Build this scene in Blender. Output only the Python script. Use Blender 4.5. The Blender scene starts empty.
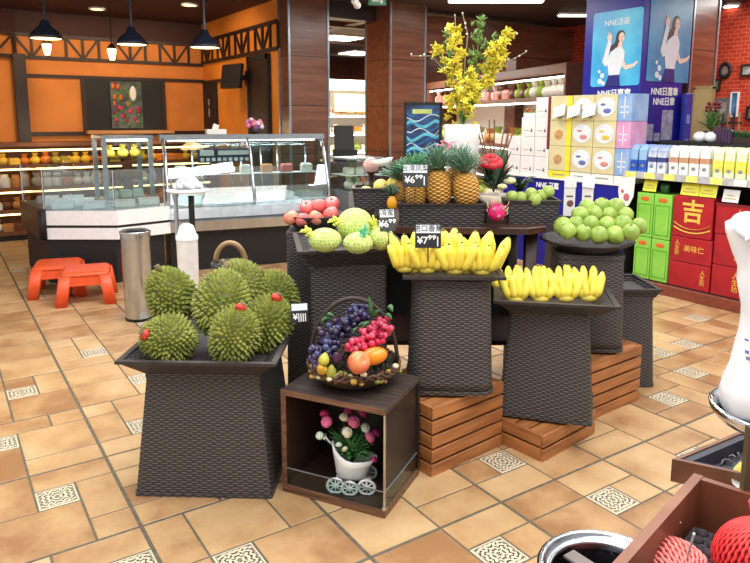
import bpy, bmesh, math, random
from mathutils import Vector, Matrix, Euler
random.seed(7)
PI = math.pi
SC = bpy.context.scene
COL = SC.collection
R = math.radians
# ------------------------------------------------------------------ camera (surveyed from the floor tiles)
F, CX, CY, CH = 667.5, 375.0, 224.7, 1.5
PIT, ROLL, YAW = R(9.016), R(0.1415), R(33.3777)
_fw = Vector((math.sin(YAW)*math.cos(PIT), math.cos(YAW)*math.cos(PIT), -math.sin(PIT)))
_rt = Vector((math.cos(YAW), -math.sin(YAW), 0)); _up = _rt.cross(_fw)
_r2 = math.cos(ROLL)*_rt + math.sin(ROLL)*_up
_u2 = -math.sin(ROLL)*_rt + math.cos(ROLL)*_up
FWH = Vector((math.sin(YAW), math.cos(YAW), 0))
VA = -YAW
cam_d = bpy.data.cameras.new('camera'); cam = bpy.data.objects.new('camera', cam_d); COL.objects.link(cam)
cam_d.sensor_fit = 'HORIZONTAL'; cam_d.sensor_width = 36; cam_d.lens = F/750*36
cam_d.shift_y = (CY-281.5)/750; cam_d.clip_start = 0.05; cam_d.clip_end = 100
cam.matrix_world = Matrix(((_r2.x,_u2.x,-_fw.x,0),(_r2.y,_u2.y,-_fw.y,0),(_r2.z,_u2.z,-_fw.z,CH),(0,0,0,1)))
SC.camera = cam
def ray(x, y): return _fw + _r2*((x-CX)/F) - _u2*((y-CY)/F)
O = Vector((0,0,CH))
def D(x, y, dep): d = ray(x,y); return O + d*(dep/d.dot(FWH))
def Z(x, y, z): d = ray(x,y); return O + d*((z-CH)/d.z)
def onX(x, y, c): d = ray(x,y); return O + d*(c/d.x)
def onY(x, y, c): d = ray(x,y); return O + d*(c/d.y)
def LW(lat, dep, z=0): p = _rt*lat + FWH*dep; return Vector((p.x, p.y, z))
# ------------------------------------------------------------------ materials
def lin(c):
    if isinstance(c, str): c = tuple(int(c[i:i+2],16) for i in (0,2,4))
    o = []
    for v in c:
        v /= 255; o.append(v/12.92 if v <= .04045 else ((v+.055)/1.055)**2.4)
    return (*o, 1)
_M = {}
def N(nt, t, **k):
    n = nt.nodes.new(t)
    for a, b in k.items(): setattr(n, a, b)
    return n
def mat(name, c, rough=.5, metal=0, var=.12, scale=20, bump=0, c2=None, coat=0, emit=None, es=0, trans=0, sub=0, stretch=None, thr=None):
    """principled surface whose colour wanders between c and c2 over object-space noise"""
    if name in _M: return _M[name]
    m = bpy.data.materials.new(name); m.use_nodes = True; nt = m.node_tree; b = nt.nodes['Principled BSDF']
    b.inputs['Roughness'].default_value = rough; b.inputs['Metallic'].default_value = metal
    b.inputs['Coat Weight'].default_value = coat
    c = lin(c)
    if c2 is None: c2 = tuple(min(1, max(0, v*(1-var*1.6))) for v in c[:3])+(1,); c1 = tuple(min(1, v*(1+var)) for v in c[:3])+(1,)
    else: c2 = lin(c2); c1 = c
    tc = N(nt, 'ShaderNodeTexCoord'); mp = N(nt, 'ShaderNodeMapping'); nz = N(nt, 'ShaderNodeTexNoise'); mx = N(nt, 'ShaderNodeValToRGB')
    nt.links.new(tc.outputs['Object'], mp.inputs[0]); nt.links.new(mp.outputs[0], nz.inputs['Vector'])
    if stretch: mp.inputs['Scale'].default_value = stretch
    nz.inputs['Scale'].default_value = scale; nz.inputs['Detail'].default_value = 4
    lo, hi = thr or (.35, .65)
    mx.color_ramp.elements[0].position = lo; mx.color_ramp.elements[0].color = c2
    mx.color_ramp.elements[1].position = hi; mx.color_ramp.elements[1].color = c1
    nt.links.new(nz.outputs[0], mx.inputs[0]); nt.links.new(mx.outputs[0], b.inputs['Base Color'])
    if bump:
        bp = N(nt, 'ShaderNodeBump'); bp.inputs['Strength'].default_value = bump; bp.inputs['Distance'].default_value = .01
        nt.links.new(nz.outputs[0], bp.inputs['Height']); nt.links.new(bp.outputs[0], b.inputs['Normal'])
    if emit: b.inputs['Emission Color'].default_value = lin(emit); b.inputs['Emission Strength'].default_value = es
    if sub: b.inputs['Subsurface Weight'].default_value = sub; b.inputs['Subsurface Radius'].default_value = (.02,.01,.005)
    _M[name] = m; return m
def glass(name, tint=(235,245,245), gl=.12, rough=.03):
    if name in _M: return _M[name]
    m = bpy.data.materials.new(name); m.use_nodes = True; nt = m.node_tree; nt.nodes.clear()
    o = N(nt,'ShaderNodeOutputMaterial'); t = N(nt,'ShaderNodeBsdfTransparent'); g = N(nt,'ShaderNodeBsdfGlossy'); x = N(nt,'ShaderNodeMixShader'); fr = N(nt,'ShaderNodeLayerWeight'); pw = N(nt,'ShaderNodeMath', operation='POWER'); ad = N(nt,'ShaderNodeMath', operation='MULTIPLY_ADD')
    t.inputs[0].default_value = lin(tint); g.inputs['Roughness'].default_value = rough; fr.inputs[0].default_value = .5; pw.inputs[1].default_value = 4; ad.inputs[1].default_value = .6; ad.inputs[2].default_value = gl
    nt.links.new(fr.outputs['Facing'], pw.inputs[0]); nt.links.new(pw.outputs[0], ad.inputs[0]); nt.links.new(ad.outputs[0], x.inputs[0]); nt.links.new(t.outputs[0], x.inputs[1]); nt.links.new(g.outputs[0], x.inputs[2]); nt.links.new(x.outputs[0], o.inputs[0])
    _M[name] = m; return m
def wicker(name, c1, c2, rows=.0115, cols=.034, bump=.6):
    """horizontal strands that pass over and under upright stakes; u,v are metres"""
    if name in _M: return _M[name]
    m = bpy.data.materials.new(name); m.use_nodes = True; nt = m.node_tree; b = nt.nodes['Principled BSDF']; L = nt.links.new
    uv = N(nt,'ShaderNodeUVMap'); sp = N(nt,'ShaderNodeSeparateXYZ'); L(uv.outputs[0], sp.inputs[0])
    def M(op, a, bb=None, c=None):
        n = N(nt,'ShaderNodeMath', operation=op)
        for i, v in enumerate((a, bb, c)):
            if v is None: continue
            if isinstance(v, (int, float)): n.inputs[i].default_value = v
            else: L(v, n.inputs[i])
        return n.outputs[0]
    nz = N(nt,'ShaderNodeTexNoise'); nz.inputs['Scale'].default_value = 9; tc = N(nt,'ShaderNodeTexCoord'); L(tc.outputs['Object'], nz.inputs['Vector'])
    u = M('DIVIDE', sp.outputs[0], cols); v0 = M('DIVIDE', sp.outputs[1], rows); v = M('MULTIPLY_ADD', nz.outputs[0], .9, v0)
    row = M('FLOOR', v); par = M('MULTIPLY', row, PI)
    wave = M('SINE', M('MULTIPLY_ADD', u, PI, par))             # over / under, alternating by row
    fv = M('SUBTRACT', M('FRACT', v), .5); prof = M('SUBTRACT', 1, M('MULTIPLY', M('MULTIPLY', fv, fv), 4))
    h = M('MULTIPLY', prof, M('MULTIPLY_ADD', wave, .4, .6))
    rp = N(nt,'ShaderNodeValToRGB'); rp.color_ramp.elements[0].color = lin(c2); rp.color_ramp.elements[1].color = lin(c1); rp.color_ramp.elements[0].position = .05; rp.color_ramp.elements[1].position = .75
    L(h, rp.inputs[0]); L(rp.outputs[0], b.inputs['Base Color'])
    bp = N(nt,'ShaderNodeBump'); bp.inputs['Strength'].default_value = bump; bp.inputs['Distance'].default_value = .006; L(h, bp.inputs['Height']); L(bp.outputs[0], b.inputs['Normal'])
    b.inputs['Roughness'].default_value = .62; _M[name] = m; return m
def uvgrid(name, c1, c2, nu, nv, diag=True, bump=.8, rough=.6):
    """little bosses on a (diagonal) grid of the surface's own u,v: pineapple skin"""
    m = bpy.data.materials.new(name); m.use_nodes = True; nt = m.node_tree; b = nt.nodes['Principled BSDF']; L = nt.links.new
    uv = N(nt,'ShaderNodeUVMap'); sp = N(nt,'ShaderNodeSeparateXYZ'); L(uv.outputs[0], sp.inputs[0])
    def M(op, a, bb=None):
        n = N(nt,'ShaderNodeMath', operation=op)
        for i, v in enumerate((a, bb)):
            if v is None: continue
            if isinstance(v, (int, float)): n.inputs[i].default_value = v
            else: L(v, n.inputs[i])
        return n.outputs[0]
    u = M('MULTIPLY', sp.outputs[0], nu*PI); v = M('MULTIPLY', sp.outputs[1], nv*PI)
    p = M('SINE', M('ADD', u, v)); q = M('SINE', M('SUBTRACT', u, v)); h = M('ABSOLUTE', M('MULTIPLY', p, q))
    rp = N(nt,'ShaderNodeValToRGB'); rp.color_ramp.elements[0].color = lin(c2); rp.color_ramp.elements[1].color = lin(c1); rp.color_ramp.elements[0].position = .05; rp.color_ramp.elements[1].position = .5
    L(h, rp.inputs[0]); L(rp.outputs[0], b.inputs['Base Color'])
    bp = N(nt,'ShaderNodeBump'); bp.inputs['Strength'].default_value = bump; bp.inputs['Distance'].default_value = .01; L(h, bp.inputs['Height']); L(bp.outputs[0], b.inputs['Normal'])
    b.inputs['Roughness'].default_value = rough; _M[name] = m; return m
def netmat(name, cin, cnet, scale, w, rough=.6, stretch=(1,1,1)):
    """soft foam net: cells of the fruit's colour between strands"""
    m = bpy.data.materials.new(name); m.use_nodes = True; nt = m.node_tree; b = nt.nodes['Principled BSDF']; L = nt.links.new
    tc = N(nt,'ShaderNodeTexCoord'); mp = N(nt,'ShaderNodeMapping'); vo = N(nt,'ShaderNodeTexVoronoi', feature='DISTANCE_TO_EDGE'); rp = N(nt,'ShaderNodeValToRGB')
    mp.inputs['Scale'].default_value = stretch; L(tc.outputs['Object'], mp.inputs[0]); L(mp.outputs[0], vo.inputs['Vector']); vo.inputs['Scale'].default_value = scale; vo.inputs['Randomness'].default_value = .55
    rp.color_ramp.elements[0].color = lin(cnet); rp.color_ramp.elements[0].position = w; rp.color_ramp.elements[1].color = lin(cin); rp.color_ramp.elements[1].position = w+.08
    L(vo.outputs['Distance'], rp.inputs[0]); L(rp.outputs[0], b.inputs['Base Color'])
    bp = N(nt,'ShaderNodeBump', invert=True); bp.inputs['Strength'].default_value = .6; bp.inputs['Distance'].default_value = .006; L(vo.outputs['Distance'], bp.inputs['Height']); L(bp.outputs[0], b.inputs['Normal'])
    b.inputs['Roughness'].default_value = rough; _M[name] = m; return m
def woodmat(name, c1, c2, axis=0, rough=.45, scale=14, k=9):
    st = [1,1,1]; 
    for i in range(3): st[i] = k if i != axis else 1
    return mat(name, c1, rough, c2=c2, scale=scale/5, stretch=tuple(st), bump=.15)
# ------------------------------------------------------------------ mesh builder
def TM(loc=(0,0,0), rot=(0,0,0), sc=(1,1,1)):
    return Matrix.Translation(Vector(loc)) @ Euler(rot).to_matrix().to_4x4() @ Matrix.Diagonal((*sc,1))
class MB:
    def __init__(s): s.b = bmesh.new(); s.uv = s.b.loops.layers.uv.new('UVMap')
    def box(s, size, loc=(0,0,0), rot=(0,0,0), bev=0, mi=0, seg=1):
        t = bmesh.new(); bmesh.ops.create_cube(t, size=1, matrix=Matrix.Diagonal((*size,1)))
        if bev: bmesh.ops.bevel(t, geom=t.edges[:], offset=bev, segments=seg, affect='EDGES', profile=.5)
        return s._take(t, TM(loc, rot), mi)
    def bx(s, x0,x1,y0,y1,z0,z1, bev=0, mi=0): return s.box((x1-x0,y1-y0,z1-z0), ((x0+x1)/2,(y0+y1)/2,(z0+z1)/2), bev=bev, mi=mi)
    def _take(s, t, M, mi=0, smooth=False):
        mp = {}
        for v in t.verts: mp[v] = s.b.verts.new(M @ v.co)
        for f in t.faces:
            try: g = s.b.faces.new([mp[v] for v in f.verts])
            except ValueError: continue
            g.material_index = mi; g.smooth = smooth
        t.free(); return s
    def sphere(s, r, loc=(0,0,0), sc=(1,1,1), rot=(0,0,0), sub=2, mi=0, fn=None):
        t = bmesh.new(); bmesh.ops.create_icosphere(t, subdivisions=sub, radius=r)
        if fn:
            for v in t.verts: v.co = fn(v.co)
        return s._take(t, TM(loc, rot, sc), mi, True)
    def cone(s, r1, r2, h, loc=(0,0,0), rot=(0,0,0), n=16, mi=0, smooth=True, sc=(1,1,1)):
        t = bmesh.new(); bmesh.ops.create_cone(t, segments=n, radius1=r1, radius2=r2, depth=h, cap_ends=True)
        s._take(t, TM(loc, rot, sc), mi, False)
        return s
    def cyl(s, r, h, loc=(0,0,0), rot=(0,0,0), n=16, mi=0): return s.cone(r, r, h, loc, rot, n, mi)
    def loft(s, rings, closed=True, cap0=False, cap1=False, mi=0, smooth=True, uvs=None, M=None):
        M = M or Matrix.Identity(4); vv = [[s.b.verts.new(M @ Vector(p)) for p in r] for r in rings]; n = len(rings[0])
        per = [0]; 
        big = max(rings, key=lambda r: sum((Vector(r[i])-Vector(r[i-1])).length for i in range(n)))
        for i in range(n): per.append(per[-1]+(Vector(big[(i+1)%n])-Vector(big[i])).length)
        hh = [0]
        for a, b in zip(rings, rings[1:]): hh.append(hh[-1]+(sum((Vector(q)-Vector(p)).length for p, q in zip(a,b))/n))
        for j in range(len(rings)-1):
            for i in range(n if closed else n-1):
                k = (i+1)%n
                try: f = s.b.faces.new((vv[j][i], vv[j][k], vv[j+1][k], vv[j+1][i]))
                except ValueError: continue
                f.smooth = smooth; f.material_index = mi
                us = uvs or (1, 1)
                for lp, (a, b) in zip(f.loops, ((per[i],hh[j]),(per[i+1],hh[j]),(per[i+1],hh[j+1]),(per[i],hh[j+1]))):
                    if uvs: lp[s.uv].uv = (a/per[-1], b/hh[-1])
                    else: lp[s.uv].uv = (a, b)
        for c, r in ((cap0, vv[0][::-1]), (cap1, vv[-1])):
            if c:
                try: f = s.b.faces.new(r); f.material_index = mi
                except ValueError: pass
        return s
    def lathe(s, prof, n=24, loc=(0,0,0), rot=(0,0,0), sc=(1,1,1), mi=0, smooth=True, uvs=None, cap0=False, cap1=False):
        rings = [[(r*math.cos(2*PI*i/n), r*math.sin(2*PI*i/n), z) for i in range(n)] for r, z in prof]
        return s.loft(rings, True, cap0, cap1, mi, smooth, uvs, TM(loc, rot, sc))
    def tube(s, pts, r, n=8, mi=0, cap=True, M=None, flat=1.0):
        pts = [Vector(p) for p in pts]; rr = r if isinstance(r, (list,tuple)) else [r]*len(pts)
        rings = []; ref = None
        for i, p in enumerate(pts):
            t = (pts[min(i+1,len(pts)-1)]-pts[max(i-1,0)]).normalized()
            if ref is None: ref = Vector((0,0,1)) if abs(t.z) < .9 else Vector((1,0,0))
            a = t.cross(ref).normalized(); b = a.cross(t).normalized(); ref = b
            rings.append([p + (a*math.cos(2*PI*k/n) + b*math.sin(2*PI*k/n)*flat)*rr[i] for k in range(n)])
        return s.loft(rings, True, cap, cap, mi, True, None, M)
    def poly(s, pts, th=0, mi=0, M=None):
        """closed outline (x,z) at y=0 facing -y, given thickness th"""
        M = M or Matrix.Identity(4); n = len(pts)
        a = [s.b.verts.new(M @ Vector((x, 0, z))) for x, z in pts]
        ar = sum(pts[i][0]*pts[(i+1)%n][1]-pts[(i+1)%n][0]*pts[i][1] for i in range(n))
        if ar < 0: a = a[::-1]
        f = s.b.faces.new(a); f.material_index = mi
        if th:
            b = [s.b.verts.new(v.co + (M.to_3x3() @ Vector((0, th, 0)))) for v in a]
            s.b.faces.new(b[::-1]).material_index = mi
            for i in range(n): s.b.faces.new((a[(i+1)%n], a[i], b[i], b[(i+1)%n])).material_index = mi
        return s
    def blade(s, base, tip, w, bend=(0,0,0), n=4, mi=0, th=.0015, up=(0,0,1)):
        base = Vector(base); tip = Vector(tip); bend = Vector(bend); rings = []
        for i in range(n+1):
            t = i/n; p = base.lerp(tip, t) + bend*(4*t*(1-t)); q = (tip-base)
            sd = q.cross(Vector(up)); sd = sd.normalized() if sd.length > 1e-5 else Vector((1,0,0)); nn = sd.cross(q).normalized()
            ww = w*math.sin(PI*min(1,(t*.85+.15)))**.8 + .0006
            rings.append([p-sd*ww, p+nn*th*2, p+sd*ww, p-nn*th])
        return s.loft(rings, True, True, True, mi)
    def mesh(s, name, mats):
        me = bpy.data.meshes.new(name); bmesh.ops.recalc_face_normals(s.b, faces=s.b.faces[:]); s.b.to_mesh(me); s.b.free()
        for m in (mats if isinstance(mats, (list,tuple)) else [mats]): me.materials.append(m)
        return me
def obj(name, mb, mats, parent=None, loc=None, rot=None):
    me = mb.mesh(name, mats) if isinstance(mb, MB) else mb
    o = bpy.data.objects.new(name, me); COL.objects.link(o); o.parent = parent
    if loc is not None: o.location = loc
    if rot is not None: o.rotation_euler = rot
    return o
def tag(o, label, cat, group=None):
    o['label'] = label; o['category'] = cat
    if group: o['group'] = group
    return o
def thing(name, label, cat, loc=(0,0,0), rz=0, group=None):
    o = bpy.data.objects.new(name, None); COL.objects.link(o); o.empty_display_size = .05
    o.location = loc; o.rotation_euler = (0,0,rz) if not isinstance(rz, tuple) else rz
    return tag(o, label, cat, group)
def struct(name, mb, mats, parent=None, loc=None, rot=None):
    o = obj(name, mb, mats, parent, loc, rot)
    if parent is None: o['kind'] = 'structure'
    return o
def dup(root, loc, rz=0, label=None, group=None, sc=None):
    r = root.copy(); COL.objects.link(r); r.location = loc; r.rotation_euler = rz if isinstance(rz, tuple) else (0,0,rz)
    if sc: r.scale = (sc,)*3 if not isinstance(sc, tuple) else sc
    if label: r['label'] = label
    if group: r['group'] = group
    for ch in list(root.children):
        c = ch.copy(); COL.objects.link(c); c.parent = r
        for g in list(ch.children):
            d = g.copy(); COL.objects.link(d); d.parent = c
    return r
_txt = {}
def text_mesh(s, size, m, ext=.0006, bold=0):
    """lettering in the local XZ plane, facing -y, centred"""
    cu = bpy.data.curves.new('lettering', 'FONT'); cu.body = s; cu.size = size; cu.align_x = 'CENTER'; cu.align_y = 'CENTER'; cu.extrude = ext; cu.offset = bold; cu.resolution_u = 3
    o = bpy.data.objects.new('lettering', cu); COL.objects.link(o); bpy.context.view_layer.update()
    me = bpy.data.meshes.new_from_object(o.evaluated_get(bpy.context.evaluated_depsgraph_get())); bpy.data.objects.remove(o)
    me.transform(Matrix.Rotation(PI/2, 4, 'X')); me.materials.clear(); me.materials.append(m); return me
def text(s, size, m, parent, loc, rot=(0,0,0), bold=0, name='lettering'):
    return obj(name, text_mesh(s, size, m, bold=bold), None, parent, loc, rot)
def rsq(h, r, z, n=5, hy=None, cx=0, cy=0):
    """rounded rectangle ring, half sizes h, hy"""
    hy = hy if hy is not None else h; o = []
    for k, (sx, sy) in enumerate(((1,1),(-1,1),(-1,-1),(1,-1))):
        for i in range(n+1):
            a = PI/2*k + PI/2*i/n
            o.append((cx+sx*(h-r)+r*math.cos(a), cy+sy*(hy-r)+r*math.sin(a), z))
    return o
# ------------------------------------------------------------------ shared materials
M_wick = wicker('dark wicker', (94,88,86), (33,30,31), rows=.0095, cols=.021)
M_wick2 = wicker('black wicker', (76,70,73), (30,27,30), rows=.012, cols=.024)
M_rim = mat('dark stained rim', (50,44,44), .5, var=.2)
M_black = mat('matt black', (22,20,22), .6)
M_orange = mat('orange wall paint', (214,130,58), .7, var=.05, scale=3)
M_maroon = mat('dark maroon ceiling', (58,22,22), .7, var=.1, scale=2)
M_dbrown = mat('dark brown timber', (46,26,20), .5, var=.15)
M_ppanel = woodmat('brown wall panel', (128,82,60), (100,60,44), axis=0, rough=.28, scale=8, k=12)
M_ppanel2 = woodmat('reddish wall panel', (150,86,54), (124,66,42), axis=1, rough=.28, scale=8, k=12)
M_steel = mat('brushed steel', (190,196,202), .25, metal=.9, var=.06)
M_steel2 = mat('grey metal trim', (150,158,166), .3, metal=.6, var=.06)
M_white = mat('white plastic', (238,240,242), .35, var=.03)
M_offw = mat('off white card', (232,232,228), .6, var=.03)
M_glass = glass('clear pane')
M_glass2 = glass('clear acrylic', gl=.02)
M_crate = woodmat('oiled crate wood', (190,126,74), (144,90,52), axis=0, rough=.45, scale=16)
M_crate_y = woodmat('oiled crate wood across', (190,126,74), (144,90,52), axis=1, rough=.45, scale=16)
M_ww = woodmat('walnut board', (132,94,70), (82,56,44), axis=0, rough=.4, scale=22, k=14)
M_wy = woodmat('walnut board across', (132,94,70), (82,56,44), axis=1, rough=.4, scale=22, k=14)
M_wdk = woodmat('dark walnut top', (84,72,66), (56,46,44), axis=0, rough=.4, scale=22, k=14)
M_chalk = mat('white chalk', (240,240,240), .8, var=.02)
M_leaf = mat('leaf green', (58,104,48), .5, var=.3, scale=40)
M_dleaf = mat('dark leaf green', (36,66,44), .5, var=.3, scale=40)
M_red = mat('red', (196,30,36), .45, var=.1)
M_lamp = mat('lit lamp', (255,250,235), .5, emit=(255,246,228), es=6)
M_warm = mat('warm lit lamp', (255,226,170), .5, emit=(255,214,140), es=5)
# ------------------------------------------------------------------ floor: modules of four by four units
U, FX, FY = .1543, .53, 1.764
def build_floor():
    tile = bpy.data.materials.new('terracotta tile'); tile.use_nodes = True; nt = tile.node_tree; b = nt.nodes['Principled BSDF']; L = nt.links.new
    tc = N(nt,'ShaderNodeTexCoord'); n1 = N(nt,'ShaderNodeTexNoise'); n2 = N(nt,'ShaderNodeTexNoise'); at = N(nt,'ShaderNodeAttribute', attribute_name='shade')
    n1.inputs['Scale'].default_value = 4.5; n1.inputs['Detail'].default_value = 5; n2.inputs['Scale'].default_value = 40; n2.inputs['Detail'].default_value = 6
    va = N(nt,'ShaderNodeVectorMath', operation='MULTIPLY_ADD'); va.inputs[1].default_value = (9,9,9); L(at.outputs['Vector'], va.inputs[0]); L(tc.outputs['Object'], va.inputs[2]); L(va.outputs[0], n1.inputs['Vector']); L(tc.outputs['Object'], n2.inputs['Vector'])
    ad = N(nt,'ShaderNodeMath', operation='MULTIPLY_ADD'); ad.inputs[1].default_value = .3; sb = N(nt,'ShaderNodeMath', operation='MULTIPLY_ADD'); sb.inputs[1].default_value = .16; sb.inputs[2].default_value = -.23
    L(at.outputs['Fac'], ad.inputs[0]); L(n1.outputs[0], ad.inputs[2]); L(n2.outputs[0], sb.inputs[0]); a2 = N(nt,'ShaderNodeMath', operation='ADD'); L(ad.outputs[0], a2.inputs[0]); L(sb.outputs[0], a2.inputs[1])
    rp = N(nt,'ShaderNodeValToRGB'); e = rp.color_ramp.elements; e[0].position = .3; e[0].color = lin((158,116,78)); e[1].position = .78; e[1].color = lin((208,176,132)); x = e.new(.52); x.color = lin((190,152,108))
    L(a2.outputs[0], rp.inputs[0]); L(rp.outputs[0], b.inputs['Base Color']); b.inputs['Roughness'].default_value = .38
    bp = N(nt,'ShaderNodeBump'); bp.inputs['Strength'].default_value = .12; bp.inputs['Distance'].default_value = .004; L(n1.outputs[0], bp.inputs['Height']); L(bp.outputs[0], b.inputs['Normal'])
    # small decor tile: dark scrolls on cream
    dec = bpy.data.materials.new('decor tile'); dec.use_nodes = True; nt = dec.node_tree; b = nt.nodes['Principled BSDF']; L = nt.links.new
    uv = N(nt,'ShaderNodeUVMap'); sp = N(nt,'ShaderNodeSeparateXYZ'); L(uv.outputs[0], sp.inputs[0])
    def M(op, a, bb=None):
        n = N(nt,'ShaderNodeMath', operation=op)
        for i, v in enumerate((a, bb)):
            if v is None: continue
            if isinstance(v, (int,float)): n.inputs[i].default_value = v
            else: L(v, n.inputs[i])
        return n.outputs[0]
    ax = M('ABSOLUTE', M('SUBTRACT', sp.outputs[0], .5)); ay = M('ABSOLUTE', M('SUBTRACT', sp.outputs[1], .5)); mx = M('MAXIMUM', ax, ay)
    rr = M('SQRT', M('ADD', M('MULTIPLY', ax, ax), M('MULTIPLY', ay, ay))); an = M('ARCTAN2', ay, ax)
    p1 = M('SINE', M('ADD', M('MULTIPLY', rr, 46), M('MULTIPLY', M('SINE', M('MULTIPLY', an, 8)), 1.9)))
    p2 = M('MULTIPLY', M('SINE', M('MULTIPLY', ax, 44)), M('SINE', M('MULTIPLY', ay, 44)))
    pt = M('GREATER_THAN', M('ADD', p1, M('MULTIPLY', p2, 1.3)), .35); inn = M('LESS_THAN', mx, .44); ln = M('MULTIPLY', M('GREATER_THAN', mx, .445), M('LESS_THAN', mx, .462))
    k = M('MAXIMUM', M('MULTIPLY', pt, inn), ln)
    mc = N(nt,'ShaderNodeMix', data_type='RGBA'); mc.inputs[6].default_value = lin((222,208,180)); mc.inputs[7].default_value = lin((66,62,60)); L(k, mc.inputs[0]); L(mc.outputs[2], b.inputs['Base Color']); b.inputs['Roughness'].default_value = .35
    grout = mat('grey grout', (104,96,80), .8, var=.15, scale=30)
    I0, I1, J0, J1 = -16, 50, -18, 84
    own = {}; tiles = []
    def put(i, j, w, h, k=0):
        cells = [(a, c) for a in range(i, i+w) for c in range(j, j+h)]
        if any(c in own for c in cells) or not all(I0 <= a < I1 and J0 <= c < J1 for a, c in cells): return False
        for c in cells: own[c] = 1
        tiles.append((i, j, w, h, k)); return True
    for i, j in ((1,1),(9,1),(6,-2),(-2,6),(-3,10),(1,17),(2,13),(1,9),(-2,14),(10,-2),(17,1),(23,4),(27,6),(14,-3),(13,2),(21,8)): put(i, j, 1, 1, 1)
    for t in ((0,2,1,2),(0,0,1,2),(1,2,2,2),(3,2,1,2),(2,0,2,2),(4,0,2,2),(6,0,2,1),(6,1,2,2),(8,0,2,1),(8,1,1,1),(10,0,2,2),(4,-2,2,2),(6,-1,2,1),(7,-2,1,1),(8,-1,2,1),(8,-3,2,2),(10,-1,2,1),(11,-2,1,1),
              (-1,5,1,2),(-1,4,1,1),(-3,4,2,2),(-2,7,2,1),(-2,8,2,1),(-2,9,2,2),(-3,8,1,2),(0,4,2,1),(0,5,2,1),(0,6,2,1),(0,7,2,1),(0,8,2,1),(0,9,1,2)): put(*t)
    rnd = random.Random(3)
    for mj in range(J0//4-1, J1//4+1):
        for mi_ in range(I0//4-1, I1//4+1):
            for j in range(mj*4, mj*4+4):
                for i in range(mi_*4, mi_*4+4):
                    if (i, j) in own: continue
                    q = rnd.random(); rx = mi_*4+4-i; ry = mj*4+4-j
                    opts = [(2,2),(2,1),(1,2)] if q < .62 else [(2,1),(1,2),(2,2)] if q < .82 else [(1,2),(2,1)]
                    if q > .93: put(i, j, 1, 1, 1); continue
                    for w, h in opts+[(1,1)]:
                        if w <= rx and h <= ry and put(i, j, w, h): break
    bm = bmesh.new(); uvl = bm.loops.layers.uv.new('UVMap'); sh = bm.faces.layers.float.new('shade')
    g = .0042
    for i, j, w, h, k in tiles:
        ga, gb = (g*1.7 if i%4 == 0 else g), (g*1.7 if (i+w)%4 == 0 else g); gc, gd = (g*1.7 if j%4 == 0 else g), (g*1.7 if (j+h)%4 == 0 else g)
        x0, x1, y0, y1 = FX+i*U+ga, FX+(i+w)*U-gb, FY+j*U+gc, FY+(j+h)*U-gd
        e = .0022; s = rnd.random()
        lo = [bm.verts.new((x, y, -.0025)) for x, y in ((x0,y0),(x1,y0),(x1,y1),(x0,y1))]; hi = [bm.verts.new((x, y, 0)) for x, y in ((x0+e,y0+e),(x1-e,y0+e),(x1-e,y1-e),(x0+e,y1-e))]
        fs = [bm.faces.new(hi)]+[bm.faces.new((lo[a], lo[(a+1)%4], hi[(a+1)%4], hi[a])) for a in range(4)]
        for f in fs: f.material_index = k; f[sh] = s
        for lp, c in zip(fs[0].loops, ((0,0),(1,0),(1,1),(0,1))): lp[uvl].uv = c
    gx0, gx1, gy0, gy1 = FX+I0*U, FX+I1*U, FY+J0*U, FY+J1*U
    f = bm.faces.new([bm.verts.new(p) for p in ((gx0,gy0,-.0025),(gx1,gy0,-.0025),(gx1,gy1,-.0025),(gx0,gy1,-.0025))]); f.material_index = 2
    me = bpy.data.meshes.new('floor'); bm.to_mesh(me); bm.free()
    for m in (tile, dec, grout): me.materials.append(m)
    o = obj('floor', me, None); o['kind'] = 'structure'
build_floor()
# ------------------------------------------------------------------ room shell
CZ = 2.85
struct('ceiling', MB().bx(-2.2, 3.42, 4.2, 9.95, CZ, CZ+.08).bx(3.42, 8.6, 1.6, 14.0, CZ, CZ+.08, mi=1), [M_maroon, mat('dark grey ceiling', (74,60,54), .8, var=.1, scale=2)])
struct('wall_back', MB().bx(.95, 3.55, 9.8, 9.95, 0, 2.57).bx(.95, 3.55, 9.8, 9.95, 2.57, CZ, mi=1), [M_orange, M_maroon])
wl = MB(); wl.box((2.8,.12,2.57), (-1.35,0,1.285)); wl.box((2.8,.12,CZ-2.57), (-1.35,0,(CZ+2.57)/2), mi=1)
struct('wall_left', wl, [M_orange, M_maroon], None, (.98,9.86,0), (0,0,R(24)))
struct('wall_side', MB().bx(3.42, 3.55, 7.2, 9.8, 0, CZ), [mat('orange side wall paint', (232,138,44), .7, var=.04, scale=3)])
M_brick = bpy.data.materials.new('red brick'); M_brick.use_nodes = True
def brick(m):
    nt = m.node_tree; b = nt.nodes['Principled BSDF']; L = nt.links.new
    tc = N(nt,'ShaderNodeTexCoord'); sp = N(nt,'ShaderNodeSeparateXYZ'); cb = N(nt,'ShaderNodeCombineXYZ'); bk = N(nt,'ShaderNodeTexBrick'); nz = N(nt,'ShaderNodeTexNoise')
    L(tc.outputs['Object'], sp.inputs[0]); L(sp.outputs[1], cb.inputs[0]); L(sp.outputs[2], cb.inputs[1]); L(cb.outputs[0], bk.inputs['Vector'])
    bk.inputs['Scale'].default_value = 5.5; bk.inputs['Color1'].default_value = lin((206,66,34)); bk.inputs['Color2'].default_value = lin((178,48,28)); bk.inputs['Mortar'].default_value = lin((226,118,84)); bk.inputs['Mortar Size'].default_value = .014
    L(bk.outputs['Color'], b.inputs['Base Color']); b.inputs['Roughness'].default_value = .8
    bp = N(nt,'ShaderNodeBump', invert=True); bp.inputs['Strength'].default_value = .5; bp.inputs['Distance'].default_value = .01; L(bk.outputs['Fac'], bp.inputs['Height']); L(bp.outputs[0], b.inputs['Normal'])
brick(M_brick)
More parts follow.
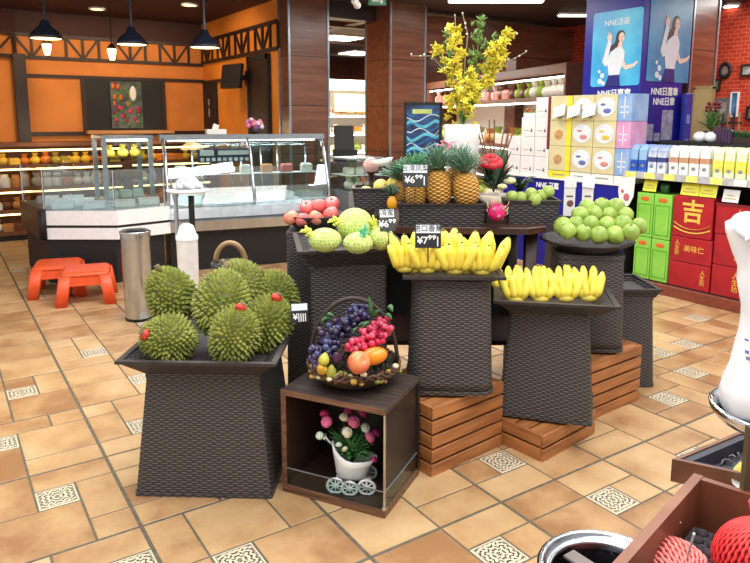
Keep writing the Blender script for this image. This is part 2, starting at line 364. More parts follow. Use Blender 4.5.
struct('wall_right', MB().bx(8.0, 8.14, 1.0, 7.2, 0, CZ), [M_brick])
struct('wall_far', MB().bx(3.42, 8.6, 13.9, 14.0, 0, CZ), [M_ppanel])
struct('wall_corner', MB().bx(8.5, 8.6, 7.2, 13.9, 0, CZ), [M_ppanel])
# timber truss and rail on the orange walls
def truss(L_, z0, z1, n):
    mb = MB(); mb.bx(0, L_, -.03, 0, z0-.02, z0+.02); mb.bx(0, L_, -.03, 0, z1-.02, z1+.02); w = L_/n
    for i in range(n+1): mb.bx(i*w-.016, i*w+.016, -.025, 0, z0, z1)
    for i in range(n):
        if i%3 == 2: continue
        a = math.atan2(z1-z0, w)*(1 if i%3 else -1); mb.box((math.hypot(z1-z0, w)-.02, .02, .026), (i*w+w/2, -.012, (z0+z1)/2), (0,-a,0))
    return mb
struct('trim_1', truss(2.45, 2.27, 2.55, 12), [M_dbrown], None, (.96,9.8,0))
struct('trim_2', truss(2.6, 2.30, 2.60, 12), [M_dbrown], None, (3.42,9.8,0), (0,0,-PI/2))
struct('trim_3', truss(2.2, 2.27, 2.55, 8), [M_dbrown], None, (.96-2.2*math.cos(R(24)),9.79-2.2*math.sin(R(24))-.06,0), (0,0,R(24)))
struct('trim_4', MB().bx(.96, 3.42, 9.77, 9.8, 2.02, 2.06), [M_dbrown])
struct('trim_5', MB().bx(3.39, 3.42, 8.1, 9.77, 2.0, 2.04), [M_dbrown])
struct('trim_6', MB().bx(.93, 1.07, 9.66, 9.79, 0, 2.3), [M_dbrown])
struct('trim_7', MB().bx(1.0, 3.4, 9.76, 9.8, 1.27, 1.32), [M_dbrown])
# clad pillars and the headers between them
def pillar(x0, x1, y0, y1, name):
    mb = MB(); mb.bx(x0, x1, y0, y1, 0, CZ); 
    for z in (.55, 1.1, 1.65, 2.2): mb.bx(x0-.004, x1+.004, y0-.004, y1+.004, z-.004, z+.004, mi=1)
    o = struct(name, mb, [M_ppanel, M_dbrown]); c = MB()
    for x, y in ((x0,y0),(x1,y0),(x0,y1)): c.bx(x-.012, x+.012, y-.012, y+.012, 0, CZ)
    obj('corner_strip', c, M_steel2, o); return o
pillar(3.42, 3.92, 6.95, 7.2, 'pillar_1')
p2 = pillar(4.6, 5.11, 6.66, 7.19, 'pillar_2')
pillar(6.42, 6.86, 4.0, 4.44, 'pillar_3')
struct('header_1', MB().bx(3.92, 4.6, 6.97, 7.15, 2.66, CZ), [M_dbrown])
struct('header_2', MB().bx(5.11, 8.0, 6.85, 7.15, 2.36, 2.78), [M_ppanel])
struct('header_3', MB().bx(6.9, 8.0, 6.9, 7.1, 0, 2.36), [M_ppanel])
# dark door in the side wall, black panels at the back
d = MB(); d.bx(3.38, 3.42, 7.5, 8.0, 0, 2.2); do = struct('door_1', d, [M_dbrown]); obj('door_frame', MB().bx(3.37, 3.43, 7.44, 7.5, 0, 2.26).bx(3.37, 3.43, 8.0, 8.06, 0, 2.26).bx(3.37,3.43,7.44,8.06,2.2,2.26), M_black, do)
def place_panel(name, x0, x1, z0, z1, m, label, cat, th=.04, y=9.8):
    return tag(obj(name, MB().bx(x0-(x0+x1)/2, x1-(x0+x1)/2, -th, 0, z0, z1, bev=.004), m, None, ((x0+x1)/2, y, 0)), label, cat)
# ------------------------------------------------------------------ things on the orange back wall
def wx(px, py=110): return onY(px, py, 9.8)
bp_ = thing('backing_panel', 'wide black panel on the orange back wall with a fruit picture in its middle', 'panel', (wx(125).x, 9.8, 0))
hw = (wx(165).x-wx(86).x)/2
obj('backing_board', MB().bx(-hw, hw, -.04, 0, 1.32, 2.02, bev=.004), M_black, bp_)
for s_ in (-1,1): obj('edge_frame', MB().bx(s_*hw-.025, s_*hw+.025, -.055, 0, 1.32, 2.02), M_dbrown, bp_)
pic = thing('fruit_picture', 'tall picture of pink fruit and leaves hanging on the black wall panel', 'picture', (wx(126).x, 9.755, 0))
obj('board', MB().bx(-.21, .21, -.02, 0, 1.36, 2.0, bev=.003), mat('picture ground', (40,58,52), .4, c2=(94,104,98), scale=9), pic)
pm = MB(); rnd = random.Random(5)
for i in range(26):
    x, z = rnd.uniform(-.17,.17), rnd.uniform(1.4,1.66); pm.sphere(rnd.uniform(.022,.04), (x,-.021,z), sc=(1,.15,1), sub=1, mi=i%3)
for i in range(14): pm.sphere(rnd.uniform(.02,.035), (rnd.uniform(-.18,.05),-.021,rnd.uniform(1.66,1.95)), sc=(1,.15,1.6), sub=1, mi=2+i%2)
pm.sphere(.06, (.09,-.021,1.84), sc=(.8,.15,1.8), sub=2, mi=4)
obj('printed_fruit', pm, [mat('print pink', (196,66,110)), mat('print crimson', (150,34,60)), mat('print green', (84,130,70)), mat('print orange', (206,110,52)), M_offw], pic)
tag(obj('wooden_ledge', MB().bx(-.58,.58,-.16,0,1.285,1.335,bev=.006), woodmat('pale wood ledge',(206,150,92),(180,122,70)), None, (wx(128).x,9.76,0)), 'pale wooden ledge under the black panel on the back wall', 'ledge')
dp = thing('menu_board', 'narrow dark board with a white chef figure beside the room corner', 'board', (3.42, onX(212.5,110,3.42).y, 0), -PI/2)
obj('board', MB().bx(-.24,.24,-.05,0,1.34,2.0,bev=.004), M_black, dp)
obj('chef_print', MB().sphere(.03,(0,-.05,1.7),sc=(1,.1,1)).sphere(.05,(0,-.05,1.58),sc=(.8,.1,1.4)).sphere(.035,(0,-.05,1.75),sc=(1.1,.1,.7)), mat('pale print',(150,150,158)), dp)
tv = thing('television', 'black wall television on a bracket high on the orange side wall', 'television', (3.42, 8.12, 0))
obj('screen', MB().box((.05,.42,.3),(-.22,0,2.02),(0,R(8),R(12)),bev=.006), M_black, tv); obj('bracket', MB().bx(-.2,0,-.03,.03,1.98,2.04).bx(-.02,0,-.08,.08,1.92,2.1), M_dbrown, tv)
# ------------------------------------------------------------------ hanging lamps, lanterns, downlights
M_shade = mat('dark blue enamel', (44,50,66), .35, metal=.3)
def pendant(px, py, dep, label):
    p = D(px, py, dep); t = thing('pendant_lamp', label, 'lamp', (p.x,p.y,p.z), 0, 'dark pendant lamps')
    obj('lamp_shade', MB().lathe([(.028,.17),(.04,.155),(.05,.12),(.11,.07),(.14,.03),(.15,0),(.143,.002),(.1,.066),(.04,.11)], 24), M_shade, t)
    obj('cord', MB().cyl(.012, CZ-p.z-.16, (0,0,(CZ-p.z+.16)/2), n=8), M_shade, t)
    obj('bulb', MB().cyl(.132, .008, (0,0,.008), n=24), M_warm, t); return t
pendant(46,39,6.4,'dark blue pendant lamp hanging furthest left'); pendant(132,45,6.6,'dark blue pendant lamp in front of the wall picture'); pendant(205,48,6.6,'dark blue pendant lamp hanging nearest the brown pillar')
def lantern(px, py, dep, label):
    p = D(px, py, dep); t = thing('lantern', label, 'lantern', (p.x,p.y,p.z), 0, 'small glowing lanterns')
    obj('glass_shade', MB().lathe([(.03,-.07),(.055,.05),(.05,.06)],8,cap0=True,cap1=True), M_warm, t); obj('cap', MB().lathe([(.065,.06),(.03,.1),(.008,.13)],8,cap0=True,cap1=True), M_dbrown, t); obj('hanging_rod', MB().cyl(.008,CZ-p.z-.12,(0,0,(CZ-p.z+.12)/2),n=6), M_dbrown, t)
lantern(47,49,8.2,'small glowing lantern below the furthest left pendant lamp'); lantern(112,54,8.2,'small glowing lantern hanging in front of the wall truss')
def ceiling_spot(px, py, label):
    p = Z(px, py, CZ-.012); t = thing('ceiling_spotlight', label, 'light', (p.x,p.y,CZ-.02), 0, 'round ceiling spotlights')
    obj('ring', MB().lathe([(.075,0),(.1,0),(.1,.02),(.075,.02)],20), M_white, t); obj('lens', MB().cyl(.075,.01,(0,0,.012),n=20), M_warm, t)
ceiling_spot(97,9,'round ceiling spotlight between the two left pendant lamps'); ceiling_spot(190,5,'round ceiling spotlight above the right pendant lamp')
# ------------------------------------------------------------------ produce racks against the back wall
FR = [mat('fruit yellow',(232,190,60),.5,scale=8), mat('fruit orange',(222,124,40),.5,scale=8), mat('bread tan',(190,128,66),.6,scale=8), mat('wrapped white',(226,220,206),.35,scale=8), mat('dark bun',(110,60,34),.5,scale=8), mat('fruit green',(150,170,70),.5,scale=8), mat('meat pink',(206,120,112),.4,scale=8)]
PROTO = {}
def goods(kind):
    """shared little meshes for goods a few pixels across"""
    if kind in PROTO: return PROTO[kind]
    mb = MB()
    if kind[0] == 'bag': mb.sphere(.055,(0,0,.05),sc=(1.05,.8,.9),sub=2); mb.cone(.02,.035,.04,(0,0,.115),n=8)
    elif kind[0] == 'jar': mb.lathe([(.04,0),(.05,.01),(.05,.1),(.035,.12),(.035,.14)],12,cap0=True,cap1=True)
    else: mb.box((.12,.09,.08),(0,0,.04),bev=.012,seg=2); mb.box((.1,.07,.01),(0,0,.083),bev=.003)
    PROTO[kind] = mb.mesh(kind[0], FR[kind[1]]); return PROTO[kind]
NAMES = {'bag':'produce_bag','jar':'jar','tray':'food_pack'}
WORD = {'bag':'bag of produce','jar':'food jar','tray':'wrapped food pack'}
HUE = ['yellow','orange','tan brown','white','dark brown','green','pink']
def stock(root_loc, rz, x0, x1, y, z, pat, where, step=.125, jit=.01, sc=1.0):
    c, s = math.cos(rz), math.sin(rz); n = int((x1-x0)/step); rnd = random.Random(int(z*1000)+int(x0*77))
    for i in range(n):
        k = pat[(i*7//3) % len(pat)]; x = x0+step*(i+.5); yy = y+rnd.uniform(-jit,jit)
        o = bpy.data.objects.new(NAMES[k[0]], goods(k)); COL.objects.link(o)
        o.location = (root_loc[0]+c*x-s*yy, root_loc[1]+s*x+c*yy, root_loc[2]+z); o.rotation_euler = (0,0,rz+rnd.uniform(-.2,.2)); o.scale = (sc*rnd.uniform(.9,1.05),)*3
        tag(o, f'{HUE[k[1]]} {WORD[k[0]]} on {where}', 'food', f'{HUE[k[1]]} {NAMES[k[0]].replace("_"," ")}s on {where}')
def rack(name, label, loc, rz, w, d, zs, h, m, lamp=True, back=True, hood=.12):
    t = thing(name, label, 'shelf unit', loc, rz)
    for i, z in enumerate(zs): obj('shelf', MB().bx(-w/2,w/2,-d/2,d/2,z-.025,z,bev=.003).bx(-w/2,w/2,-d/2-.01,-d/2,z-.03,z+.02), m, t)
    for x in (-w/2,w/2): obj('side_panel', MB().bx(x-.02,x+.02,-d/2,d/2,0,h), m, t)
    if back: obj('back_panel', MB().bx(-w/2,w/2,d/2-.02,d/2,0,h), m, t)
    obj('plinth_board', MB().bx(-w/2,w/2,-d/2+.03,d/2,0,.1), M_black, t)
    if hood: obj('canopy', MB().bx(-w/2,w/2,-d/2,d/2,h-hood,h,bev=.004), m, t)
    if lamp:
        for z in list(zs[1:])+[h-hood]: obj('light_tube', MB().cyl(.011,w-.1,(0,-d/2+.04,z-.045),(0,PI/2,0),n=8), M_warm if lamp == 1 else M_lamp, t)
    return t
zs = [.1,.37,.64,.92]
RL = (1.12,9.42,0)
rack('produce_rack','long wooden produce rack with warm lit shelves against the back wall', RL, 0, 2.0, .42, zs, 1.2, mat('rack timber',(120,72,40),.5), hood=.05)
for z, pats, sc in ((.1,[('tray',2),('bag',3),('tray',4)],1.2),(.37,[('bag',4),('tray',3),('bag',2)],1.2),(.64,[('jar',3),('bag',3),('jar',2)],1.3),(.92,[('bag',0),('bag',0),('bag',1),('tray',0)],1.15)):
    stock(RL, 0, -.95, .95, -.08, z, pats, ['the lowest shelf of the long wooden rack','the second shelf of the long wooden rack','the third shelf of the long wooden rack','the top shelf of the long wooden rack'][zs.index(z)], step=.118, sc=sc)
RL2 = (2.75,9.45,0)
rack('produce_rack','shorter wooden produce rack by the room corner behind the glass counter', RL2, 0, 1.16, .4, zs, 1.2, mat('rack timber',(120,72,40),.5), hood=.05)
for z, pats in ((.37,[('tray',6),('bag',2)]),(.64,[('jar',3),('tray',4)]),(.92,[('bag',0),('tray',1)])):
    stock(RL2, 0, -.55, .55, -.08, z, pats, {.37:'the low shelf of the shorter rack',.64:'the middle shelf of the shorter rack',.92:'the top shelf of the shorter rack'}[z], step=.118, sc=1.15)
# ------------------------------------------------------------------ long glass serve-over counter
CTL = Vector((2.65,6.23,0)); CTR = R(-10); HL = .82
def CTP(x, y, z): return CTL + Euler((0,0,CTR)).to_matrix() @ Vector((x,y,z))
ct = thing('serve_over_counter','long refrigerated counter with sloping glass front and steel canopy','counter',CTL,CTR)
a, b_ = -HL, HL
obj('base_cabinet', MB().bx(a,b_,.1,.54,0,.41,bev=.004), mat('dark counter base',(26,27,30),.4), ct)
obj('front_panel', MB().loft([[(x,0.08,.39),(x,0.0,.41),(x,-.03,.51),(x,.0,.525),(x,-.03,.54),(x,-.01,.64),(x,.06,.668),(x,.54,.668),(x,.54,.39)] for x in (a,b_)], True, True, True, smooth=False), M_steel, ct)
obj('deck', MB().bx(a+.02,b_-.02,.07,.52,.668,.682,bev=.002), mat('white counter deck',(226,230,234),.3), ct)
prof = [(.05,.672),(.09,.82),(.155,1.02),(.235,1.19),(.34,1.3)]
def gpane(x0, x1): return MB().loft([[(x0,y,z),(x1,y,z),(x1,y+.006,z),(x0,y+.006,z)] for y, z in prof], True, True, True, smooth=False)
mid = .02
obj('front_glass', gpane(a+.02,mid-.01), M_glass, ct); obj('front_glass', gpane(mid+.01,b_-.02), M_glass, ct)
for x in (a,mid,b_): obj('glass_post', MB().tube([(x,y-.004,z) for y,z in prof], .016, 8), M_steel, ct)
obj('canopy', MB().bx(a-.03,b_+.04,.33,.54,1.3,1.335,bev=.006).bx(a-.03,b_+.04,.32,.34,1.285,1.34), M_steel2, ct)
obj('light_tube', MB().cyl(.013,(b_-a)-.1,(0,.39,1.282),(0,PI/2,0),n=8), M_lamp, ct)
for x in (a+.01,b_-.01): obj('end_glass', MB().poly([(.05,.672),(.09,.82),(.155,1.02),(.235,1.19),(.34,1.3),(.53,1.3),(.53,.69)],.006,M=TM((x,0,0),(0,0,PI/2))), M_glass, ct)
for i, x in enumerate((a+.3,-.12,b_-.62)):
    w, h = .5,.56; M4 = TM((x,.44,.69),(R(-9),0,0)); fm = MB()
    for (p, q) in (((0,0),(w,0)),((w,0),(w+(.0),h)),((w,h),(0,h)),((0,h),(0,0))): fm.tube([M4@Vector((p[0],0,p[1])), M4@Vector((q[0],0,q[1]))], .011, 6)
    s = obj('rear_door', fm, M_steel, ct); obj('pane', MB().box((w,.005,h),(0,0,0)).mesh('pane',M_glass2), None, s, M4@Vector((w/2,0,h/2)), (R(-9),0,0))
obj('inner_shelf', MB().bx(a+.05,b_-.05,.28,.42,.93,.938), M_white, ct)
for x in (a+.06,mid,b_-.06): obj('shelf_bracket', MB().bx(x-.008,x+.008,.34,.36,.68,.93), M_steel, ct)
def pan(name, label, cat, loc, rz, w, d, h, m, fill=None, grp=None):
    t = thing(name, label, cat, loc, rz, grp); mb = MB(); tt = .006
    mb.bx(-w/2,w/2,-d/2,d/2,0,tt); mb.bx(-w/2,w/2,-d/2,-d/2+tt,0,h); mb.bx(-w/2,w/2,d/2-tt,d/2,0,h); mb.bx(-w/2,-w/2+tt,-d/2,d/2,0,h); mb.bx(w/2-tt,w/2,-d/2,d/2,0,h)
    obj('tray', mb, m, t)
    if fill:
        f = MB(); r = random.Random(int(loc[0]*1000))
        for i in range(10): f.sphere(.034,(r.uniform(-w/2+.04,w/2-.04),r.uniform(-d/2+.04,d/2-.04),.03),sc=(1.2,1,.7),sub=1)
        o = obj('filling', f, fill, t); o['kind'] = 'stuff'
    return t
fl = ['left end of the long glass counter','second place from the left in the long glass counter','middle of the long glass counter','second place from the right in the long glass counter','right end of the long glass counter']
for i in range(5): pan('food_tray',('white','steel','white','white','steel')[i]+' food tray at the '+fl[i],'tray',CTP(-.64+i*.32,.22,.683),CTR,.26,.22,.06,(M_white,M_steel)[i in (1,4)],FR[(6,2,3,6,5)[i]],'food trays in the long glass counter')
for i in range(7):
    o = bpy.data.objects.new('food_pack', goods(('tray',(3,2,6)[i%3]))); COL.objects.link(o); o.location = CTP(-.66+i*.22,.35,.9385); o.rotation_euler = (0,0,CTR); tag(o, f'{HUE[(3,2,6)[i%3]]} wrapped food pack on the inner shelf of the long glass counter','food','food packs on the inner shelf of the long glass counter')
sg = thing('price_board','blue and white price board hanging inside the long glass counter','sign',CTP(-.36,.245,1.1),CTR)
obj('board', MB().bx(-.14,.4,-.006,.006,-.04,.1,bev=.003), mat('slate blue board',(52,62,86),.4), sg)
obj('upper_band', MB().bx(-.12,.02,-.009,-.006,.03,.085).bx(.06,.38,-.009,-.006,.035,.08), M_offw, sg)
for i in range(9): obj('lettering', MB().bx(-.115+i*.056,-.08+i*.056,-.009,-.006,-.025,.008), M_chalk, sg)
for x in (-.1,.35): obj('hook', MB().cyl(.004,.07,(x,0,.13),n=6), M_steel, sg)
# tall glass end cabinet behind the cooler
EC = (1.60,6.82,0); ec = thing('glass_cabinet','tall narrow glass cabinet between the white cooler and the long counter','cabinet',EC)
obj('base_cabinet', MB().bx(-.24,.24,.03,.5,0,.6), mat('dark counter base',(26,27,30),.4), ec)
obj('front_panel', MB().bx(-.25,.25,-.0,.5,.6,.7,bev=.008), M_steel, ec)
for x,y in ((-.225,.02),(.215,.02),(-.225,.47),(.215,.47)): obj('post', MB().bx(x-.022,x+.022,y-.014,y+.014,.7,1.31), M_steel2, ec)
obj('top_panel', MB().bx(-.25,.25,-.0,.5,1.3,1.335,bev=.004), M_steel2, ec)
obj('front_glass', MB().bx(-.2,.195,.015,.021,.7,1.3), M_glass, ec)
obj('light_tube', MB().cyl(.012,.4,(0,.08,1.285),(0,PI/2,0),n=8), M_lamp, ec)
for z in (.9,1.1): obj('shelf', MB().bx(-.2,.19,.08,.46,z-.01,z), M_glass2, ec)
stock(EC,0,-.19,.19,.25,.7,[('tray',3),('tray',6)],'the floor of the tall glass cabinet'); stock(EC,0,-.19,.19,.25,.9,[('tray',4),('tray',2)],'the middle shelf of the tall glass cabinet'); stock(EC,0,-.19,.19,.25,1.1,[('bag',0),('tray',3)],'the upper shelf of the tall glass cabinet')
# white open cooler: polygonal front
WCL = Vector((1.3,6.8)); wc = thing('open_cooler','white fronted open cooler with low glass walls left of the long counter','cooler',(1.3,6.8,0))
P0 = [Vector(p)-WCL for p in ((.78,6.63),(1.34,6.27),(1.84,6.36),(1.84,6.76),(1.33,6.80),(1.26,7.6),(.70,7.6))]
def prism(pts, z0, z1, mb=None, mi=0):
    mb = mb or MB(); mb.loft([[(p.x,p.y,z0) for p in pts],[(p.x,p.y,z1) for p in pts]],True,True,True,mi,False); return mb
CI = Vector((1.1,6.9))-WCL
def inset(pts, k): return [CI+(p-CI)*k for p in pts]
obj('base_cabinet', prism(inset(P0,.93),0,.41), M_black, wc)
obj('lower_bumper', prism(P0,.41,.515), M_white, wc); obj('upper_bumper', prism(P0,.54,.67), M_white, wc); obj('side_panel', prism([P0[0]+Vector((-.012,.03)),P0[0]+Vector((.02,.03)),P0[6]+Vector((.02,0)),P0[6]+Vector((-.012,0))],.40,.675), mat('dark cooler side',(44,36,34),.4), wc); obj('dark_seam', prism(inset(P0,.985),.515,.54), M_black, wc)
obj('deck', prism(inset(P0,.9),.67,.68), mat('cooler deck',(170,176,180),.35), wc)
obj('end_trim', MB().tube([(P0[0].x-.01,P0[0].y,.41),(P0[0].x-.01,P0[0].y,.68)],.035,8), M_black, wc)
for p, q in ((P0[0],P0[1]),(P0[1],P0[2]),(P0[6],P0[0])):
    p, q = inset([p,q],.95); v = q-p; an = math.atan2(v.y,v.x); m_ = (p+q)/2
    obj('glass_wall', MB().box((v.length-.03,.008,.36),(m_.x,m_.y,.86),(0,0,an)), M_glass, wc)
for p in inset(P0[:3]+[P0[6]],.95): obj('glass_post', MB().cyl(.009,.37,(p.x,p.y,.855),n=6), M_steel, wc)
wl_ = ['front left of the white open cooler','front middle of the white open cooler','front right of the white open cooler','middle left of the white open cooler','middle of the white open cooler','far right of the white open cooler','back left of the white open cooler','back right of the white open cooler']
for i, (x,y) in enumerate(((.96,6.68),(1.2,6.53),(1.46,6.5),(.92,6.93),(1.16,6.82),(1.7,6.56),(.9,7.2),(1.12,7.14))):
    pan('food_tray', 'white food tray at the '+wl_[i],'tray',(x,y,.681),R(-12),.19,.17,.06,M_white,FR[(3,6,6,2,3,6,2,4)[i]],'white food trays in the open cooler')
tag(obj('cake_dome', MB().lathe([(.15,0),(.152,.03),(.14,.1),(.105,.17),(.05,.215),(.012,.225),(.012,.245),(0,.25)],24,cap0=True), M_glass, None, (1.05,7.38,.925)), 'clear dome cover standing on the riser in the white open cooler','dome')
tag(obj('cake_riser', MB().bx(-.17,.17,-.14,.14,.238,.243,bev=.002).cyl(.015,.238,(0,0,.119),n=10), M_glass2, None, (1.05,7.38,.681)), 'clear riser under the dome cover in the white open cooler','riser')
tag(obj('tissue_box', MB().bx(-.1,.1,-.06,.06,0,.055,bev=.004).box((.06,.02,.06),(.0,0,.075),(0,R(20),0),bev=.004), M_offw, None, CTP(-.28,.44,1.336), (0,0,CTR)), 'small cream tissue box on the steel canopy of the long counter','box')
fb = thing('flower_bunch','small bunch of purple and pink flowers on the steel canopy','flowers',CTP(.13,.44,1.336))
rnd = random.Random(2)
PB = [MB().sphere(.03,sub=2).mesh('blossom', m) for m in (mat('purple petals',(120,60,130)),mat('pink petals',(214,120,150)),mat('pale petals',(226,200,214)))]
for i in range(16): obj('blossom', PB[i%3], None, fb, (rnd.uniform(-.08,.08),rnd.uniform(-.04,.04),.06+rnd.uniform(0,.09)))
obj('pot', MB().lathe([(.035,0),(.055,.06)],12,cap0=True,cap1=True), M_dbrown, fb)
# ------------------------------------------------------------------ bin, stools, canister, cup stand
bn = thing('waste_bin','round stainless steel waste bin on the floor by the orange stools','bin',(1.20,5.06,0))
obj('body', MB().lathe([(.098,.015),(.1,.02),(.104,.6),(.108,.62),(.108,.66)],28,cap0=True), M_steel, bn); obj('foot_ring', MB().lathe([(.1,0),(.102,.02)],28,cap0=True), M_black, bn)
obj('rim', MB().lathe([(.108,.655),(.112,.66),(.112,.675),(.106,.68),(.095,.672)],28), M_steel, bn); obj('swing_lid', MB().lathe([(.095,.665),(.05,.64),(0,.635)],28), mat('dark bin mouth',(70,72,76),.3,metal=.7), bn)
M_or = mat('orange plastic', (236,90,44), .4, var=.06)
def stool(loc, rz, label, w=.36, h=.27, first=[None]):
    if first[0]: return dup(first[0], loc, rz, label)
    t = thing('plastic_stool', label, 'stool', loc, rz, 'orange plastic stools'); first[0] = t
    obj('seat', MB().loft([rsq(w/2+.01,.04,h-.035),rsq(w/2,.04,h-.012),rsq(w/2-.02,.03,h)],True,True,True), M_or, t)
    for sx in (-1,1):
        for sy in (-1,1): obj('leg', MB().loft([rsq(.045,.015,0,cx=sx*(w/2+.005),cy=sy*(w/2+.005)),rsq(.045,.015,h-.03,cx=sx*(w/2-.03),cy=sy*(w/2-.03))],True,True,True), M_or, t)
    obj('apron', MB().bx(-w/2+.02,w/2-.02,-w/2-.005,-w/2+.015,h-.11,h-.03).bx(-w/2+.02,w/2-.02,w/2-.015,w/2+.005,h-.11,h-.03).bx(-w/2-.005,-w/2+.015,-w/2+.02,w/2-.02,h-.11,h-.03).bx(w/2-.015,w/2+.005,-w/2+.02,w/2-.02,h-.11,h-.03), M_or, t); return t
stool((.98,5.86,0), R(-14), 'orange plastic stool beside the steel bin'); st2 = Z(60,292,0); stool((st2.x,st2.y,0), R(-14), 'orange plastic stool half hidden behind the other orange stool')
p = LW((184-375)/F*4.15, 4.15)
cn = thing('canister','tall white plastic canister with peaked lid behind the durians','canister',(p.x,p.y,0))
obj('body', MB().lathe([(.055,0),(.058,.01),(.066,.74),(.068,.75)],20,cap0=True), M_white, cn); obj('lid', MB().lathe([(.072,.745),(.072,.765),(.06,.78),(.045,.83),(.02,.845),(0,.847)],10), M_white, cn)
p = LW((187-375)/F*4.45, 4.45); zt = 1.02
cs = thing('cup_stand','clear dome topped display cup on a black pole stand','stand',(p.x,p.y,0))
obj('base_plate', MB().lathe([(.12,0),(.12,.015),(.02,.03)],20,cap0=True), M_black, cs); obj('pole', MB().cyl(.02,.97,(.02,0,.5),n=12), M_black, cs)
obj('cup', MB().lathe([(.085,zt-.11),(.11,zt-.02),(.125,zt)],24,cap0=True), M_glass2, cs)
obj('dome_lid', MB().lathe([(.118,zt+.01),(.112,zt+.05),(.09,zt+.105),(.055,zt+.14),(.02,zt+.152),(0,zt+.153)],24), glass('thin frosted dome', (244,246,248), .05, .4), cs)
obj('lid_rim', MB().lathe([(.124,zt-.008),(.142,zt),(.142,zt+.01),(.112,zt+.018)],24), M_white, cs)
fz = MB(); rnd = random.Random(9)
for i in range(40):
    an = i*2.4; r = .085*math.sqrt((i+.5)/40); fz.sphere(.024,(r*math.cos(an),r*math.sin(an),zt+.02+(.085-r)*1.2),sub=2)
obj('whipped_topping', fz, mat('pale topping',(206,204,210),.6), cs)
obj('tap', MB().cyl(.014,.3,(-.085,0,.86),n=10).cyl(.02,.03,(-.085,0,1.0),n=10).bx(-.09,.02,-.01,.01,.72,.74), M_steel, cs)
# ------------------------------------------------------------------ wicker plinths, slatted crates
def plinth(label, loc, rz, wb=.42, wt=.34, h=.5, r=.012, m=None, seg=2):
    t = thing('wicker_plinth', label, 'plinth', loc, rz, 'wicker plinths')
    rings = [rsq(wb/2+(wt-wb)/2*k/12, r, .012+(h-.024)*k/12, seg) for k in range(13)]
    obj('body', MB().loft(rings, True, True, True, smooth=r > .03), m or M_wick, t)
    obj('foot_band', MB().loft([rsq(wb/2+.004,r+.004,0,seg),rsq(wb/2+.005,r+.004,.016,seg)],True,True,True,smooth=False), m or M_wick, t)
    obj('top_band', MB().loft([rsq(wt/2+.005,r+.004,h-.022,seg),rsq(wt/2+.005,r+.004,h,seg)],True,True,True,smooth=False), m or M_wick, t); return t
def crate(label, loc, rz, w, d, h, n):
    t = thing('slatted_crate', label, 'crate', loc, rz, 'slatted wooden crates'); sh = h/n; th = .016
    for k in range(n):
        z = sh*k
        for s in (-1,1):
            obj('slat', MB().box((w,th,sh-.012),(0,s*(d/2-th/2),z+(sh-.012)/2),bev=.002), M_crate, t)
            obj('slat', MB().box((th,d-2*th-.001,sh-.012),(s*(w/2-th/2),0,z+(sh-.012)/2),bev=.002), M_crate_y, t)
    m = 5
    for k in range(m): obj('top_slat', MB().box((w-2*th-.002,(d-2*th)/m-.012,.014),(0,-d/2+th+(d-2*th)/m*(k+.5),h-.021),bev=.002), M_crate, t)
    for sx in (-1,1):
        for sy in (-1,1): obj('corner_post', MB().bx(sx*(w/2-th-.013)-.012,sx*(w/2-th-.013)+.012,sy*(d/2-th-.013)-.012,sy*(d/2-th-.013)+.012,0,h-.03), M_crate, t)
    return t
def tray(name, label, loc, rz, wb, wt, h, db=None, dt=None, m=None, cat='tray', rim=.012):
    """flared open tray: outer wall, rim board, inner wall, bottom"""
    db = db or wb; dt = dt or wt; t = thing(name, label, cat, loc, rz)
    def rg(w, d, z): return [(w/2,d/2,z),(-w/2,d/2,z),(-w/2,-d/2,z),(w/2,-d/2,z)]
    mb = MB(); mb.loft([rg(wb,db,0),rg(wt-rim,dt-rim,h-.008)],True,True,False,smooth=False)
    i = .02; mb.loft([rg(wt-2*i,dt-2*i,h-.004),rg(wb-.01,db-.01,.014)],True,False,True,smooth=False)
    obj('tray_body', mb, m or M_wick2, t)
    obj('rim', MB().loft([rg(wt-rim,dt-rim,h-.014),rg(wt,dt,h-.012),rg(wt,dt,h),rg(wt-2*i-.006,dt-2*i-.006,h),rg(wt-2*i-.004,dt-2*i-.004,h-.014)],True,smooth=False), M_rim, t); return t
plinth('large dark wicker plinth standing on the floor under the durian tray', (.947,2.665,0), R(-35.4), .55, .455, .5)
tray('wicker_tray','square flared dark tray full of durians', (.947,2.665,.5), R(-35.4), .46, .625, .078)
crate('tall slatted wooden crate beside the walnut display box', (1.85,2.285,0), R(6), .455, .41, .322, 5)
crate('low slatted wooden crate in the middle with two visible slats', (2.318,2.125,0), R(7.7), .425, .42, .134, 2)
crate('tall slatted wooden crate furthest right', (2.845,2.27,0), R(3.5), .45, .42, .32, 5)
P1 = (1.885,2.25); P2 = (2.40,2.115); P3 = (2.84,2.28); P4 = (3.25,2.385); P5 = (1.60,2.66)
plinth('round cornered dark wicker plinth under the yellow banana tray on the tall crate', (*P1,.322), R(-36), .37, .335, .5, .06, seg=6)
plinth('sharp cornered dark wicker plinth on the low crate', (*P2,.134), R(-51.5), .42, .345, .5)
plinth('dark wicker plinth under the guava bowl on the furthest right crate', (*P3,.32), R(-40), .36, .33, .5, .05, seg=6)
plinth('dark wicker plinth standing on the floor furthest right', (*P4,0), R(-33), .37, .32, .52, .03, seg=4)
plinth('tall dark wicker plinth in shade behind the grape basket', (*P5,0), R(-30), .36, .34, .85)
tray('wicker_tray','square flared dark tray with short bananas on the sharp cornered plinth', (*P2,.634), R(-44), .38, .54, .07)
t4 = tray('wicker_tray','empty dark tray on the furthest right plinth', (*P4,.52), R(-33), .33, .38, .05)
